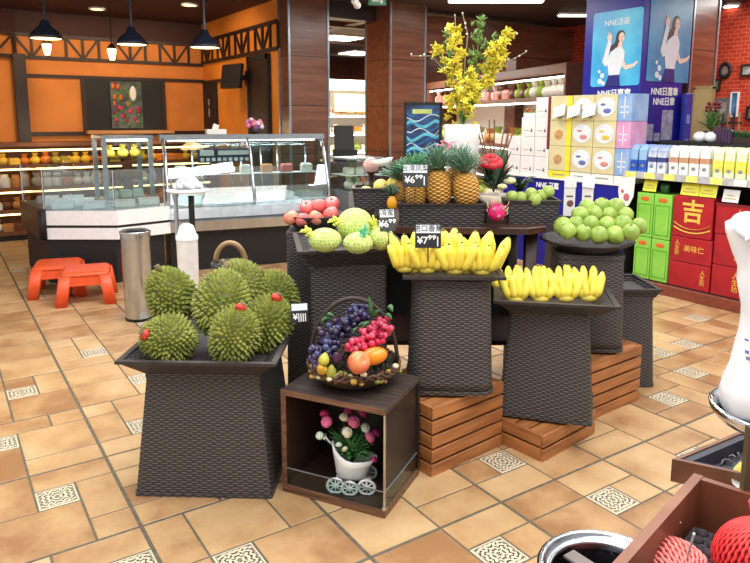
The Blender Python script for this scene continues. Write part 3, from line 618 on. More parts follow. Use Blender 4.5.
# ------------------------------------------------------------------ durians
def durian_mesh():
    mb = MB()
    def shape(v):
        a = math.atan2(v.y, v.x); k = 1+.09*math.cos(5*a)*(1-abs(v.z)/.1*.6); return Vector((v.x*k, v.y*k, v.z*1.3*(1+.05*v.z/.1)))
    mb.sphere(.098, sub=3, fn=shape)
    n = 470; rj = random.Random(4)
    for i in range(n):
        z = 1-2*(i+.5)/n; r = math.sqrt(1-z*z); a = i*2.39996; d = (Vector((r*math.cos(a), r*math.sin(a), z))+Vector((rj.gauss(0,1),rj.gauss(0,1),rj.gauss(0,1)))*.022).normalized(); p = shape(d*.098); nn = (p+d*.06).normalized()
        q = nn.to_track_quat('Z','Y').to_matrix().to_4x4(); t = bmesh.new(); bmesh.ops.create_cone(t, segments=5, radius1=.0098, radius2=.0005, depth=.0175, cap_ends=False)
        mb._take(t, Matrix.Translation(p+nn*.0065) @ q, 1, False)
    return mb.mesh('husk', [mat('durian skin', (92,98,40), .6, scale=30), mat('durian spikes', (156,162,74), .55, c2=(112,122,48), scale=24)])
DM = durian_mesh()
STEM = MB().tube([(0,0,.12),(.003,0,.145),(.008,.003,.162)],[.014,.011,.013],8).mesh('stem', mat('durian stem',(110,96,60),.7))
tg = MB(); tg.sphere(.021,(.0,-.002,.142),sc=(1.1,.95,.9),sub=2)
for i in range(5): a = i*1.3; tg.blade((.0,0,.143),(.024*math.cos(a),.024*math.sin(a)-.003,.142+.014*math.sin(i*3)),.008,(0,0,.006))
TAGM = tg.mesh('red_tie', mat('red ribbon',(206,54,44),.4))
LAB = [('durian lying at the front left with its red tie to the left',1),('durian at the front right of the tray with red tie on top',1),('upright durian in the middle of the pile',0),('durian at the back left of the pile',0),('durian at the right edge of the tray with a red tie',1),('durian on top at the back of the pile',0),('durian at the back right of the pile',0)]
def durian(px, py, dep, rot, k, sc=1.0):
    p = D(px, py, dep); t = thing('durian', 'spiky green '+LAB[k][0], 'durian', p, rot, 'durians in the tray'); t.scale = (sc,)*3
    obj('husk', DM, None, t); obj('stem', STEM, None, t)
    if LAB[k][1]: obj('red_tie', TAGM, None, t)
durian(170,339,2.62,(R(10),R(-66),R(14)),0,.95)
durian(234,337,2.60,(R(12),R(12),R(-20)),1,.97)
durian(222,305,2.78,(R(-8),R(22),R(30)),2,1.12)
durian(171,296,2.84,(R(-15),R(-20),R(60)),3,1.0)
durian(266,326,2.78,(R(20),R(14),R(-10)),4,1.06)
durian(246,287,2.93,(R(-30),R(30),R(90)),5,1.0)
durian(277,297,2.95,(R(-10),R(25),R(150)),6,.95)
# price card hanging at the right of the durian tray
M_card = mat('black price card', (26,27,34), .4, var=.1); M_strip = mat('white paper strip', (224,230,240), .5, var=.03)
def price_card(label, p, rz, w, h, strip, digits, tilt=0, post=0):
    t = thing('price_card', label, 'sign', p, (tilt,0,rz))
    obj('card', MB().bx(-w/2,w/2,-.002,.002,0,h,bev=.001), M_card, t); obj('paper_strip', MB().bx(-w/2+.004,w/2-.004,-.0035,-.002,h*.62,h-.004), M_strip, t)
    if strip: text(strip, h*.3, M_card, t, (0,-.0042,h*.8), name='strip_lettering')
    if digits: text(digits, h*.42, M_chalk, t, (0,-.003,h*.3), bold=.0006)
    if post: obj('stake', MB().cyl(.003,post,(0,.004,-post/2+.02),n=6), M_dbrown, t)
    return t
price_card('black price card standing in shade between the durians and the grape basket', D(300,323,2.72), R(-20), .075, .085, None, '¥||||', R(-15), .03)
# ------------------------------------------------------------------ walnut display box with glass rails, grape basket on it, flower cart in it
BX = (1.346,2.209); BR = R(-58.1); bw, bd, bh, th = .456, .36, .438, .022
db_ = thing('display_box','walnut display box with open glazed front standing on the floor','box',(*BX,0),BR)
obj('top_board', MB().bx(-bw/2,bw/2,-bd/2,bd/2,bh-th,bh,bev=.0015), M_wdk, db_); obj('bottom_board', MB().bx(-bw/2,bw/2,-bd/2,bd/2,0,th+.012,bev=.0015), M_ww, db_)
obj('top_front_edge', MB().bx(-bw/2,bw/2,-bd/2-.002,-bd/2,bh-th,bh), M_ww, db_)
obj('left_board', MB().bx(-bw/2,-bw/2+th,-bd/2+.003,bd/2,th+.012,bh-th,bev=.0015), mat('shade-toned walnut inside',(66,44,38),.4,c2=(50,34,30),scale=8), db_); obj('left_front_edge', MB().bx(-bw/2,-bw/2+th,-bd/2,-bd/2+.003,th+.012,bh-th), M_wy, db_); obj('floor_shade_sheet', MB().bx(-bw/2+th,bw/2-.014,-bd/2+.008,bd/2-th,th+.012,th+.014), mat('shade-toned walnut inside',(66,44,38)), db_); obj('back_board', MB().bx(-bw/2+th,bw/2,bd/2-th,bd/2,th+.012,bh-th), woodmat('shade-toned walnut back',(40,28,26),(30,22,22)), db_)  # inner boards and floor sheet coloured darker: the box's inside shade is painted in
obj('corner_rod', MB().bx(bw/2-.008,bw/2-.001,-bd/2+.001,-bd/2+.008,.045,bh-th), M_steel, db_); obj('rod_foot', MB().cyl(.009,.014,(bw/2-.006,-bd/2+.006,.04),n=10), M_steel, db_)
g1 = obj('front_glass_rail', MB().bx(-bw/2+th,bw/2-.01,-bd/2+.002,-bd/2+.006,.035,.105), M_glass2, db_); obj('polished_edge', MB().bx(-bw/2+th,bw/2-.01,-bd/2+.0015,-bd/2+.0065,.105,.108), M_steel2, g1)
g2 = obj('side_glass_rail', MB().bx(bw/2-.006,bw/2-.002,-bd/2+.01,bd/2-th,.035,.105), M_glass2, db_); obj('polished_edge', MB().bx(bw/2-.0065,bw/2-.0015,-bd/2+.01,bd/2-th,.105,.108), M_steel2, g2)
obj('side_panel', MB().bx(bw/2-.012,bw/2-.007,-bd/2+.01,bd/2-th,.034,bh-th), mat('dark glossy side panel',(40,36,36),.4,c2=(30,28,28),scale=6), db_)
# flower cart
cp = D(352,468,2.50); CPZ = .034
cart = thing('flower_cart','little white flower cart with spoked wheels inside the walnut box','cart',(cp.x,cp.y,CPZ),R(-40)); cart.scale = (1.28,1.2,1.15)
def boat(k, z): return [(k*.068*math.cos(a)*(1.0)+(.008 if z>.1 else 0), k*.045*math.sin(a), z+(.05*max(0,-math.cos(a))**2 if z > .08 else 0)) for a in [2*PI*i/20 for i in range(20)]]
obj('tub', MB().loft([boat(.62,.035),boat(.72,.045),boat(.9,.085),boat(1.06,.115),boat(.98,.113),boat(.6,.06)],True,True,True), M_white, cart)
def wheel(r):
    mb = MB(); mb.tube([(r*math.cos(a),0,r+r*math.sin(a)) for a in [2*PI*i/20 for i in range(21)]],.0045,6,cap=False)
    for i in range(4): a = PI/4*i; mb.tube([(-r*math.cos(a),0,r-r*math.sin(a)),(r*math.cos(a),0,r+r*math.sin(a))],.0028,5)
    mb.cyl(.006,.008,(0,0,r),(PI/2,0,0),10); return mb
for x,y,r in ((-.045,-.048,.026),(.0,-.056,.024),(.052,-.046,.026),(-.03,.05,.026),(.045,.05,.026)): obj('wheel', wheel(r), M_white, cart, (x,y,0))
obj('axle', MB().cyl(.003,.1,(-.04,0,.026),(PI/2,0,0),6).cyl(.003,.1,(.048,0,.026),(PI/2,0,0),6).bx(-.05,.06,-.004,.004,.024,.036), M_white, cart)
obj('handle', MB().tube([(-.062,0,.15),(-.075,0,.165),(-.085,.0,.18)],.003,6).tube([(-.085,-.018,.18),(-.085,.02,.18)],.003,6), M_white, cart)
bq = thing('flower_bouquet','pink and cream artificial rose bouquet in the white flower cart','flowers',(cp.x,cp.y,CPZ+.1),R(-50))
lf = MB(); rnd = random.Random(4)
for i in range(230):
    a = rnd.uniform(0,6.28); rr = rnd.uniform(.02,.11); lf.blade((.02*math.cos(a),.012*math.sin(a),.03),(rr*math.cos(a)*.95,rr*math.sin(a)*.55,rnd.uniform(.03,.14)),rnd.uniform(.009,.015),(0,0,.016))
obj('leaves', lf, mat('bouquet leaves',(56,112,52),.45,var=.35,scale=50), bq)
def rosebud(r):
    mb = MB(); mb.sphere(r*.6,(0,0,r*.55),sub=2)
    for ring, (n, rad, h) in enumerate(((3,.62,1.25),(5,.95,1.0))):
        for i in range(n):
            a = 2*PI*i/n+ring*.5; mb.sphere(r*.55,(rad*r*.6*math.cos(a),rad*r*.6*math.sin(a),h*r*.6),sc=(.5,1,.95),rot=(0,R(-14),a),sub=2)
    return mb
RC = [mat('rose pink',(228,108,158),.5,sub=.1), mat('rose magenta',(182,40,104),.5), mat('rose cream',(238,232,206),.5), mat('rose mint',(214,232,214),.5)]
RB = [rosebud(.02).mesh('rose', m) for m in RC]
for i, (px,py,dd,c,s) in enumerate(((328,423,0,0,1.25),(324,417,.03,1,1.1),(352,424,-.03,0,1.35),(348,412,.05,1,1.0),(361,416,.03,1,1.15),(343,420,0,2,1.05),(345,434,-.05,2,1.2),(363,430,-.02,3,1.15),(367,440,-.05,0,1.25),(374,436,-.01,1,1.1),(346,451,-.06,2,.7),(320,437,0,3,.9),(373,462,-.04,1,.8),(339,447,-.06,3,.7))):
    p = D(px,py,2.50+dd*.7); inv = Euler((0,0,R(50))).to_matrix(); q = inv @ (p-Vector((cp.x,cp.y,CPZ+.1)))
    o = obj('rose', RB[c], None, bq, q, (rnd.uniform(.3,.9),rnd.uniform(-.4,.4),rnd.uniform(0,6))); o.scale = (s*1.08,)*3
    o['label'] = ['soft pink rose','magenta rose','cream rose bud','pale mint rose'][c]
    obj('rose_stem', MB().tube([(0,0,0),q*.5+Vector((0,0,.01)),q],.0013,5), M_leaf, bq)
# grape basket
gb_p = D(352,372,2.58); gz = bh+.001; GB = Vector((gb_p.x,gb_p.y,gz))
GB = LW((353-375)/F*2.6, 2.6, gz)
mo = MB(); rnd = random.Random(41)
for i in range(150):
    a = rnd.uniform(0,6.28); r = .16*math.sqrt(rnd.random()); mo.blade((r*math.cos(a),r*math.sin(a),.05),(r*math.cos(a)+rnd.uniform(-.03,.03),r*math.sin(a)+rnd.uniform(-.03,.03),.075+rnd.uniform(0,.035)),.009,(0,0,.004),mi=i%3)
moss = tag(obj('dried_moss', mo, [mat('dark moss',(48,40,34),.8),M_dleaf,mat('brown moss',(84,58,44),.8)], None, GB), 'dark dried moss filling the twig basket', 'moss'); moss['kind'] = 'stuff'
gb = thing('fruit_basket','round dark twig basket with a tall hoop handle on the walnut box','basket',GB,VA)
obj('bowl', MB().lathe([(.07,0),(.1,.004),(.15,.03),(.18,.065),(.19,.08),(.182,.082),(.14,.036),(.09,.014),(0,.012)],32,cap0=True), wicker('twig basket',(84,62,44),(28,20,16),rows=.012,cols=.02), gb)
obj('hoop_handle', MB().tube([(.178*math.cos(a),0,.08+.27*math.sin(a)) for a in [PI*i/24 for i in range(25)]],.0085,8), mat('twig handle',(56,44,40),.5), gb)
rm = MB()
for k in range(26):
    a = 2*PI*k/26+.1; rm.tube([(.187*math.cos(a+d*.22),.187*math.sin(a+d*.22),.08+.012*math.sin(3*d+k)) for d in (-1,-.5,0,.5,1)],.006,6)
obj('twisted_rim', rm, mat('twig rim',(96,70,48),.6,var=.4), gb)
dec_ = thing('dried_flower_garland','dried yellow and cream flower garland along the basket front','garland',GB,VA)
rnd = random.Random(12)
DH = [MB().sphere(.0125,sc=(1,1,.8),sub=2).mesh('dried_head', m) for m in [mat('dried yellow',(198,160,70)),mat('dried cream',(224,212,180)),mat('dried brown',(112,66,44)),mat('dried olive',(120,124,56))]]
for i in range(46): a = rnd.uniform(-2.75,-.2); r = rnd.uniform(.15,.195); o = obj('dried_head', DH[i%4], None, dec_, (r*math.cos(a),r*math.sin(a),.055+rnd.uniform(0,.045))); o.scale = (rnd.uniform(.6,1.15),)*3
BERRY = {}
def berry_mesh(c):
    if c not in BERRY: BERRY[c] = MB().sphere(.0138,sub=2).mesh('berry', mat('grape '+str(c), c, .22, var=.2, scale=30, coat=.3))
    return BERRY[c]
def bunch(label, path, rad, n, cols, seed, leaves=3):
    """grape bunch: path of (px,py,dep) with radius"""
    pts = [D(*q) for q in path]; t = thing('grape_bunch', label, 'grapes', pts[0], 0); rnd = random.Random(seed); c0 = pts[0]
    for i in range(n):
        u = (i+.5)/n*(len(pts)-1); k = min(int(u), len(pts)-2); p = pts[k].lerp(pts[k+1], u-k); r = rad[k]+(rad[k+1]-rad[k])*(u-k)
        d = Vector((rnd.gauss(0,1),rnd.gauss(0,1),rnd.gauss(0,1))).normalized()
        if d.dot(FWH) > .35: d = -d
        o = obj('berry', berry_mesh(cols[rnd.randrange(len(cols))]), None, t, p-c0+d*r*rnd.uniform(.8,1.0)); o.scale = (rnd.uniform(.85,1.1),)*3
    core = MB()
    for a_, b2, r in zip(pts, pts[1:], rad): core.tube([a_-c0, b2-c0], [r*.5, r*.5], 8)
    obj('stalk', core, mat('grape stalk '+label[:6], cols[0], .5), t); return t
bunch('long dark blue black grape bunch in the twig basket', [(317,364,2.5),(322,346,2.52),(338,328,2.58),(354,316,2.62),(364,312,2.64)], [.034,.05,.056,.05,.034], 100, [(44,40,78),(58,52,96),(40,30,56),(70,44,84),(62,70,118)], 1)
bunch('bright red pink grape bunch in the twig basket', [(352,346,2.5),(366,340,2.52),(378,332,2.54),(386,324,2.56)], [.026,.044,.046,.03], 86, [(206,44,84),(186,30,70),(220,80,110),(160,24,60)], 2)
tag(obj('apple', MB().lathe([(0,.006),(.012,.001),(.026,.004),(.04,.02),(.044,.04),(.038,.06),(.024,.072),(.01,.07),(0,.064)],24), mat('blush apple',(226,160,92),.3,c2=(214,92,70),scale=14,coat=.2), None, D(353,356,2.42)-Vector((0,0,.036)), (R(60),0,R(10))), 'round blush orange apple at the front of the twig basket','apple')
tag(obj('mango', MB().sphere(.04,(0,0,0),sc=(1.35,.9,.85),sub=3), mat('orange mango',(240,150,30),.3,c2=(226,110,30),scale=10,coat=.2), None, D(374,356,2.46), (0,R(-14),VA)), 'orange mango beside the blush apple in the twig basket','mango')
for i, (px,py,nm,c,lb) in enumerate(((324,360,'pear',(186,180,66),'small yellow green pear at the left of the twig basket'),(331,372,'pear',(150,150,50),'olive green pear at the bottom of the twig basket'),(337,358,'plum',(70,40,70),'dark purple plum beside the blush apple'),(322,369,'lemon',(214,170,60),'small yellow lemon at the lower left of the twig basket'))):
    tag(obj(nm, MB().lathe([(0,-.022),(.014,-.02),(.022,-.006),(.02,.008),(.012,.02),(.006,.028),(0,.03)],16), mat(lb[:14],c,.35), None, D(px,py,2.44 if i != 2 else 2.46), (R(20*i-20),R(30-25*i),0)), lb, nm)
vl = thing('vine_leaves','green vine leaves and tendril between the two grape bunches','leaves',D(372,320,2.56))
vm = MB(); c0 = D(372,320,2.56); rnd = random.Random(3)
for px,py,qx,qy,w in ((372,318,369,297,.008),(370,322,360,330,.009),(372,318,380,310,.008),(360,328,352,333,.007),(388,306,393,312,.012),(330,318,320,323,.01),(326,316,334,316,.009),(338,350,330,354,.007),(386,314,392,320,.009),(366,324,358,326,.007)):
    vm.blade(D(px,py,2.54)-c0, D(qx,qy,2.52)-c0, w, (0,0,.006), up=-FWH)
obj('leaf_cluster', vm, mat('vine leaf',(64,112,66),.45,var=.3,scale=30), vl)
# ------------------------------------------------------------------ bananas
def banana_mesh(L_=.17, r=.019, curve=.9, seed=0):
    rnd = random.Random(seed); pts = []; rr = []
    for i in range(13):
        t = i/12; a = (t-.5)*curve; pts.append((L_/curve*(math.cos(a)-math.cos(curve/2)), 0, L_/curve*math.sin(a)+L_/2))
        rr.append(r*(min(1,.36+t*3.2) if t < .2 else 1 if t < .8 else max(.42,1-(t-.8)*2.9)))
    mb = MB(); mb.tube(pts, rr, 7); mb.tube([pts[-1], Vector(pts[-1])+Vector((-.003,0,.008))], [r*.3,r*.22], 6, mi=1); return mb
M_ban = mat('banana skin', (246,228,92), .45, c2=(236,212,70), scale=14); M_tip = mat('banana tip', (90,78,40), .6)
BAN = [banana_mesh(L, r, c).mesh('banana', [M_ban, M_tip]) for L, r, c in ((.17,.026,.75),(.18,.027,.85),(.16,.025,.65))]
CROWN = MB().sphere(.026,sc=(1.5,.8,.7),sub=2).mesh('crown', mat('banana crown',(196,176,70),.5))
def hand(label, p, rz, n, spread, lean, sc=1.0, group='banana hands'):
    t = thing('banana_hand', label, 'bananas', p, rz, group); rnd = random.Random(int(p.x*999)+n); obj('crown', CROWN, None, t)
    for i in range(n):
        u = (i-(n-1)/2)/max(1,(n-1)/2); o = obj('banana', BAN[(i+n)%3], None, t, (u*.032,-.004*(i%2),0), (lean+rnd.uniform(-.08,.08), spread*u+rnd.uniform(-.05,.05), -PI/2+rnd.uniform(-.3,.3))); 
        o.rotation_euler = (Matrix.Rotation(spread*u+rnd.uniform(-.04,.04),4,'Y') @ Matrix.Rotation(lean+rnd.uniform(-.08,.08),4,'X') @ Matrix.Rotation(-PI/2+rnd.uniform(-.25,.25),4,'Z')).to_euler(); o.scale = (sc,)*3
    return t
tray('wicker_tray','dark tray of yellow bananas on the round cornered plinth', (*P1,.822), R(-35), .33, .43, .03)
hz = .87
def hnd(px, py, dep, label, n, spread, lean, rz=0, sc=1.0): hand(label, D(px,py,dep), VA+rz, n, spread, lean, sc)
hnd(411,271,2.86,'hand of yellow bananas at the left end of the banana tray',4,.34,-.15,R(12)); hnd(438,272,2.9,'hand of yellow bananas behind the black price card',4,.22,-.1,0,1.1)
hnd(466,272,2.86,'hand of yellow bananas leaning right in the middle of the banana tray',4,.35,.0,R(-6),1.08); hnd(484,273,2.9,'hand of yellow bananas at the right end of the banana tray',4,.42,.05,R(-10),.98)
hnd(405,269,2.78,'hand of short yellow bananas at the front left corner of the banana tray',4,.36,.12,0,.66); hnd(427,270,2.77,'hand of short yellow bananas below the black price card',4,.4,.12,0,.72); hnd(455,271,2.76,'hand of short yellow bananas at the front middle of the banana tray',4,.4,.12,0,.75); hnd(482,272,2.77,'hand of short yellow bananas at the front right of the banana tray',4,.4,.12,0,.7)
for i, (px, lb) in enumerate(((516,'furthest left'),(541,'second from the left'),(566,'third from the left'),(589,'furthest right'))):
    hand(f'hand of pale yellow bananas {lb} in the lower banana tray', D(px,300-i*.5,2.98), VA, 4, .34, R(-22), .72)
for i, (px, lb) in enumerate(((505,'left'),(532,'middle left'),(556,'middle right'),(581,'right'))):
    hand(f'hand of pale yellow bananas at the back {lb} of the lower banana tray', D(px,291,3.14), VA, 4, .34, R(-30), .74)
price_card('black price card among the yellow bananas on the nearest tall crate', D(428,248,2.72), VA, .108, .1, '进口香蕉', '¥7⁹⁹|', R(-8), .08)
# ------------------------------------------------------------------ melons on the shaded plinth, apples behind
tray('wicker_tray','dark flared tray holding the netted melons', (*P5,.85), R(-24), .36, .5, .085)
M_mel = netmat('netted melon skin', (168,194,96), (226,230,150), 62, .035); M_bag = mat('yellow green mesh tie', (222,232,96), .5, var=.1, scale=40)
def melon(label, px, py, dep, r, knot, kc=None, sc=(1,1,1)):
    p = D(px,py,dep); t = thing('netted_melon', label, 'melon', p, VA, 'netted melons')
    obj('fruit', MB().sphere(r,sc=sc,sub=4), M_mel, t)
    k = Vector(knot); mb = MB(); d = k.normalized(); b = Vector((d.x*r*sc[0],d.y*r*sc[1],d.z*r*sc[2]))*.94
    for i in range(9): 
        a = i*.7; s = Vector((math.cos(a),.5*math.sin(a*2),math.sin(a)))*.03; mb.blade(b, b+d*(.022+.008*(i%3))+s*.7, .008, (0,0,.004), th=.003)
    mb.sphere(.015, b, sub=2); obj('mesh_knot', mb, kc or M_bag, t)
melon('large netted melon on top of the melon tray', 355,225,2.92,.076,(-1,-.5,.25),None,(1.06,1,1))
melon('netted melon at the front left of the melon tray with yellow knot', 325,240,2.82,.062,(-1,-.3,.6),None,(1.15,1,.85))
melon('netted melon at the front of the tray with turquoise knot', 358,243,2.80,.058,(.4,-.6,1),mat('turquoise tie',(110,206,160),.5),(1.1,1,.8))
melon('netted melon at the right end of the tray with upright yellow knot', 381,238,2.88,.06,(-.5,0,1),None,(.95,1,.9))
price_card('small black price card standing between the melons and the pineapples', D(388,231,2.84), VA+R(10), .07, .098, '台湾蜜瓜', '¥6⁹⁹', R(-22), .1)
pA = LW((315-375)/F*3.56, 3.56)
plinth('dark wicker plinth in deep shade under the bowl of red apples', (pA.x,pA.y,0), R(-33), .3, .28, .915)
ab = thing('apple_bowl','dark round woven bowl of red apples behind the melons','bowl',(pA.x,pA.y,.915),VA)
obj('bowl', MB().lathe([(.1,0),(.14,.03),(.168,.075),(.172,.08),(.164,.082),(.13,.035),(.09,.012),(0,.01)],28,cap0=True), M_wick2, ab)
AP = MB().lathe([(0,-.028),(.012,-.033),(.028,-.03),(.039,-.012),(.041,.006),(.034,.026),(.02,.033),(.008,.03),(0,.024)],20)
AM = AP.mesh('skin', mat('pink red apple',(228,124,118),.4,c2=(214,92,96),scale=16,coat=.15)); AM2 = AM.copy(); AM2.materials[0] = mat('peach apple',(232,158,124),.4,c2=(222,110,96),scale=14,coat=.1)
TW = MB().tube([(0,0,.024),(.002,0,.042)],.002,5).mesh('stalk', M_dbrown)
for i,(px,py,dd,k,lb) in enumerate(((291,218,-.1,1,'peach coloured apple at the left front of the bowl'),(303,220,-.12,0,'red apple second from the left in the front row of the bowl'),(316,218,-.13,1,'peach coloured apple in the middle of the front row of the bowl'),(307,208,-.02,0,'red apple at the left of the upper row of the bowl'),(319,206,-.02,0,'red apple in the middle of the upper row of the bowl'),(332,204,-.02,0,'red apple at the right of the upper row of the bowl'),(331,214,-.1,0,'red apple at the right of the front row of the bowl'),(312,214,.0,0,'red apple buried in the middle of the bowl'),(326,211,.06,0,'red apple at the back of the bowl'))):
    t = thing('apple', lb, 'apple', D(px,py,3.56+dd), (R(25*((i%3)-1)),R(20*((i%2)*2-1)),i), 'apples in the dark bowl'); obj('skin', (AM,AM2)[k], None, t); obj('stalk', TW, None, t)
pt = D(230,243,3.3)
hb = thing('bamboo_basket','bamboo basket whose curved handle sticks up behind the durians','basket',(pt.x,pt.y,pt.z-.1),VA)
obj('handle', MB().tube([(.075*math.cos(a),0,.1*math.sin(a)) for a in [PI*i/14 for i in range(15)]],.014,8), mat('bamboo handle',(150,120,84),.5), hb)
obj('basket_body', MB().lathe([(.07,-.11),(.095,-.02),(.1,0),(.09,-.004),(.06,-.1),(0,-.1)],24,cap0=True), M_wick2, hb)
st = plinth('slim dark wicker plinth hidden behind the durian pile', (pt.x,pt.y,0), VA, .3, .24, pt.z-.211)
# ------------------------------------------------------------------ brown display table with pineapples, baskets, vase
tb = LW(.42, 3.68); TZ = .955
table = thing('display_table','long dark brown wooden display table behind the banana tray','table',(tb.x,tb.y,0),VA)
top = [(-.5,-.3),(.36,-.34),(.46,-.28),(.5,-.1),(.5,.3),(-.5,.3)]
obj('table_top', MB().loft([[(x,y,TZ-.035) for x,y in top],[(x,y,TZ-.004) for x,y in top],[(x*.995,y*.99,TZ) for x,y in top]],True,True,True,smooth=False), woodmat('dark brown table top',(86,52,42),(56,34,30),rough=.3), table)
for x in (-.45,.4):
    for y in (-.22,.25): obj('leg', MB().loft([rsq(.025,.006,0,cx=x,cy=y),rsq(.032,.006,TZ-.035,cx=x,cy=y)],True,True,True), M_dbrown, table)
obj('shelf_board', MB().bx(-.46,.42,-.24,.28,.3,.325), M_dbrown, table)
obj('back_panel', MB().bx(-.46,.42,.26,.28,.325,TZ-.035), M_black, table)
def basket(label, p, rz, w, d, h, name='wicker_basket'):
    t = thing(name, label, 'basket', p, rz); mb = MB()
    mb.loft([rsq(w/2-.012,.012,0,3,d/2-.012),rsq(w/2,.014,h,3,d/2)],True,True,False,smooth=False); mb.loft([rsq(w/2-.012,.012,h,3,d/2-.012),rsq(w/2-.024,.012,.012,3,d/2-.024)],True,False,True,smooth=False)
    obj('basket_body', mb, M_wick2, t)
    obj('rim', MB().loft([rsq(w/2+.004,.016,h-.012,3,d/2+.004),rsq(w/2+.006,.016,h,3,d/2+.006),rsq(w/2-.014,.012,h+.002,3,d/2-.014),rsq(w/2-.014,.012,h-.012,3,d/2-.014)],True,smooth=False), M_rim, t); return t
pb = LW((441-375)/F*3.5, 3.5)
basket('long dark rectangular basket holding the pineapples', (pb.x,pb.y,TZ+.002), VA, .45, .26, .115)
PSK = uvgrid('pineapple skin',(222,168,74),(128,80,36),9,12)
def pineapple(label, px, py, dep, h, r, leaf, mat_, lean=0):
    p = D(px,py,dep); t = thing('pineapple', label, 'pineapple', (p.x,p.y,p.z), (0,lean,VA), 'pineapples')
    obj('fruit', MB().lathe([(.3*r,-h*.5),(.75*r,-h*.46),(.96*r,-h*.25),(r,0),(.93*r,h*.25),(.7*r,h*.44),(.35*r,h*.5),(0,h*.5)],24,uvs=True), PSK, t)
    mb = MB(); rnd = random.Random(int(px)); 
    for k in range(64):
        q = k/64; a = k*2.4; rr = (.03+.085*(1-q)); zz = leaf*(.35+.65*q*rnd.uniform(.8,1.1))
        mb.blade((.012*math.cos(a),.012*math.sin(a),h*.47),(rr*math.cos(a)*1.15,rr*math.sin(a)*1.15,h*.47+zz),.0075,(-.01*math.cos(a),-.01*math.sin(a),.01))
    obj('crown', mb, mat_, t); return t
CL = [mat('grey green leaves',(112,146,122),.5,c2=(70,104,78),scale=30), mat('bright green leaves',(96,164,112),.5,c2=(60,120,84),scale=30)]
pineapple('left pineapple half behind the black price card with bright green crown', 416,192,3.46,.16,.055,.15,CL[1])
pineapple('middle pineapple with tall grey green crown in the long basket', 439,188,3.44,.185,.066,.16,CL[0],R(-3))
pineapple('right pineapple with leaning grey green crown in the long basket', 466,189,3.42,.165,.07,.15,CL[0],R(-6))
pineapple('small pineapple at the back left of the long basket', 402,192,3.56,.13,.045,.13,CL[0],R(-10)); pineapple('pineapple at the back of the long basket behind the other three', 454,182,3.56,.15,.055,.14,CL[0],R(4))
price_card('black price card with white top strip in front of the pineapples', D(415,187,3.24), VA-R(4), .125, .112, '台湾凤梨', '¥6⁹⁹|', R(-12), .09)
mb_ = LW((372-375)/F*3.62, 3.62)
mbz = 1.02
tag(obj('basket_riser', MB().bx(-.1,.1,-.08,.08,0,mbz-TZ-.002), M_dbrown, None, (mb_.x,mb_.y,TZ+.001), (0,0,VA)), 'dark wooden block under the small basket of yellow pomelos','block')
basket('small dark basket of yellow pomelos at the left end of the table', (mb_.x,mb_.y,mbz), VA, .21, .2, .115)
M_pom = mat('pomelo', (240,226,130), .45, c2=(232,206,96), scale=10)
for px,py,r,lb in ((381,186,.041,'pale yellow pomelo at the left of the small basket'),(394,183,.038,'pale yellow pomelo at the right of the small basket'),(387,191,.036,'pale yellow pomelo at the front of the small basket'),(366,192,.036,'pale yellow pomelo at the far left of the small basket')):
    tag(obj('pomelo', MB().sphere(r,sc=(1,1,.92),sub=3), M_pom, None, D(px,py,3.58)), lb, 'pomelo', 'pomelos in the small basket')
cr = D(391,192,3.5); ct_ = thing('ornamental_pumpkin','small orange gourd with dark leaves hanging at the corner of the small basket','gourd',D(392,203,3.38),VA)
obj('fruit', MB().sphere(.026,sc=(1,1,1.45),sub=3), mat('orange gourd',(232,166,30),.35,c2=(216,130,30),scale=8), ct_)
gm = MB(); rnd = random.Random(8)
for i in range(26): a = rnd.uniform(0,6.28); gm.blade((0,0,.03),(.05*math.cos(a),.03*math.sin(a)+.01,.03+rnd.uniform(0,.07)),.007,(0,0,.012))
obj('leaves', gm, M_dleaf, ct_)
p = D(384,166,3.85)
tag(obj('scoop_bowl', MB().lathe([(.02,0),(.04,.005),(.062,.05),(.058,.05),(.035,.01),(0,.008)],20,sc=(1.0,.8,.8)), M_offw, None, (p.x,p.y,p.z), (0,R(-12),VA)), 'small white oval dish propped behind the pomelos','dish')
tag(obj('dish_stand', MB().cyl(.012,p.z-TZ-.002,(0,0,0),n=10).lathe([(.05,0),(.05,.008),(.012,.02)],16,loc=(0,0,-(p.z-TZ-.002)/2),cap0=True), M_dbrown, None, (p.x,p.y,(p.z+TZ)/2)), 'thin dark stand under the white oval dish','stand')
pf = LW((371-375)/F*4.0,4.0,1.2); tr_ = thing('trophy','small pinkish glass trophy in front of the brown pillar','trophy',(pf.x,pf.y,TZ+.12),VA)
obj('stem', MB().lathe([(.04,0),(.035,.015),(.015,.03),(.015,.09),(.03,.11)],16,cap0=True), M_dbrown, tr_); obj('disc', MB().lathe([(.0,-.012),(.04,-.012),(.048,0),(.04,.012),(0,.012)],20,rot=(PI/2,0,0),loc=(0,0,.15)), mat('pink glass',(206,170,160),.1), tr_)
tag(obj('trophy_plinth', MB().lathe([(.07,0),(.07,.01),(.05,.02),(.05,.118)],20,cap0=True,cap1=True), M_dbrown, None, (pf.x,pf.y,TZ+.0005)), 'round dark pedestal under the pink glass trophy','pedestal')
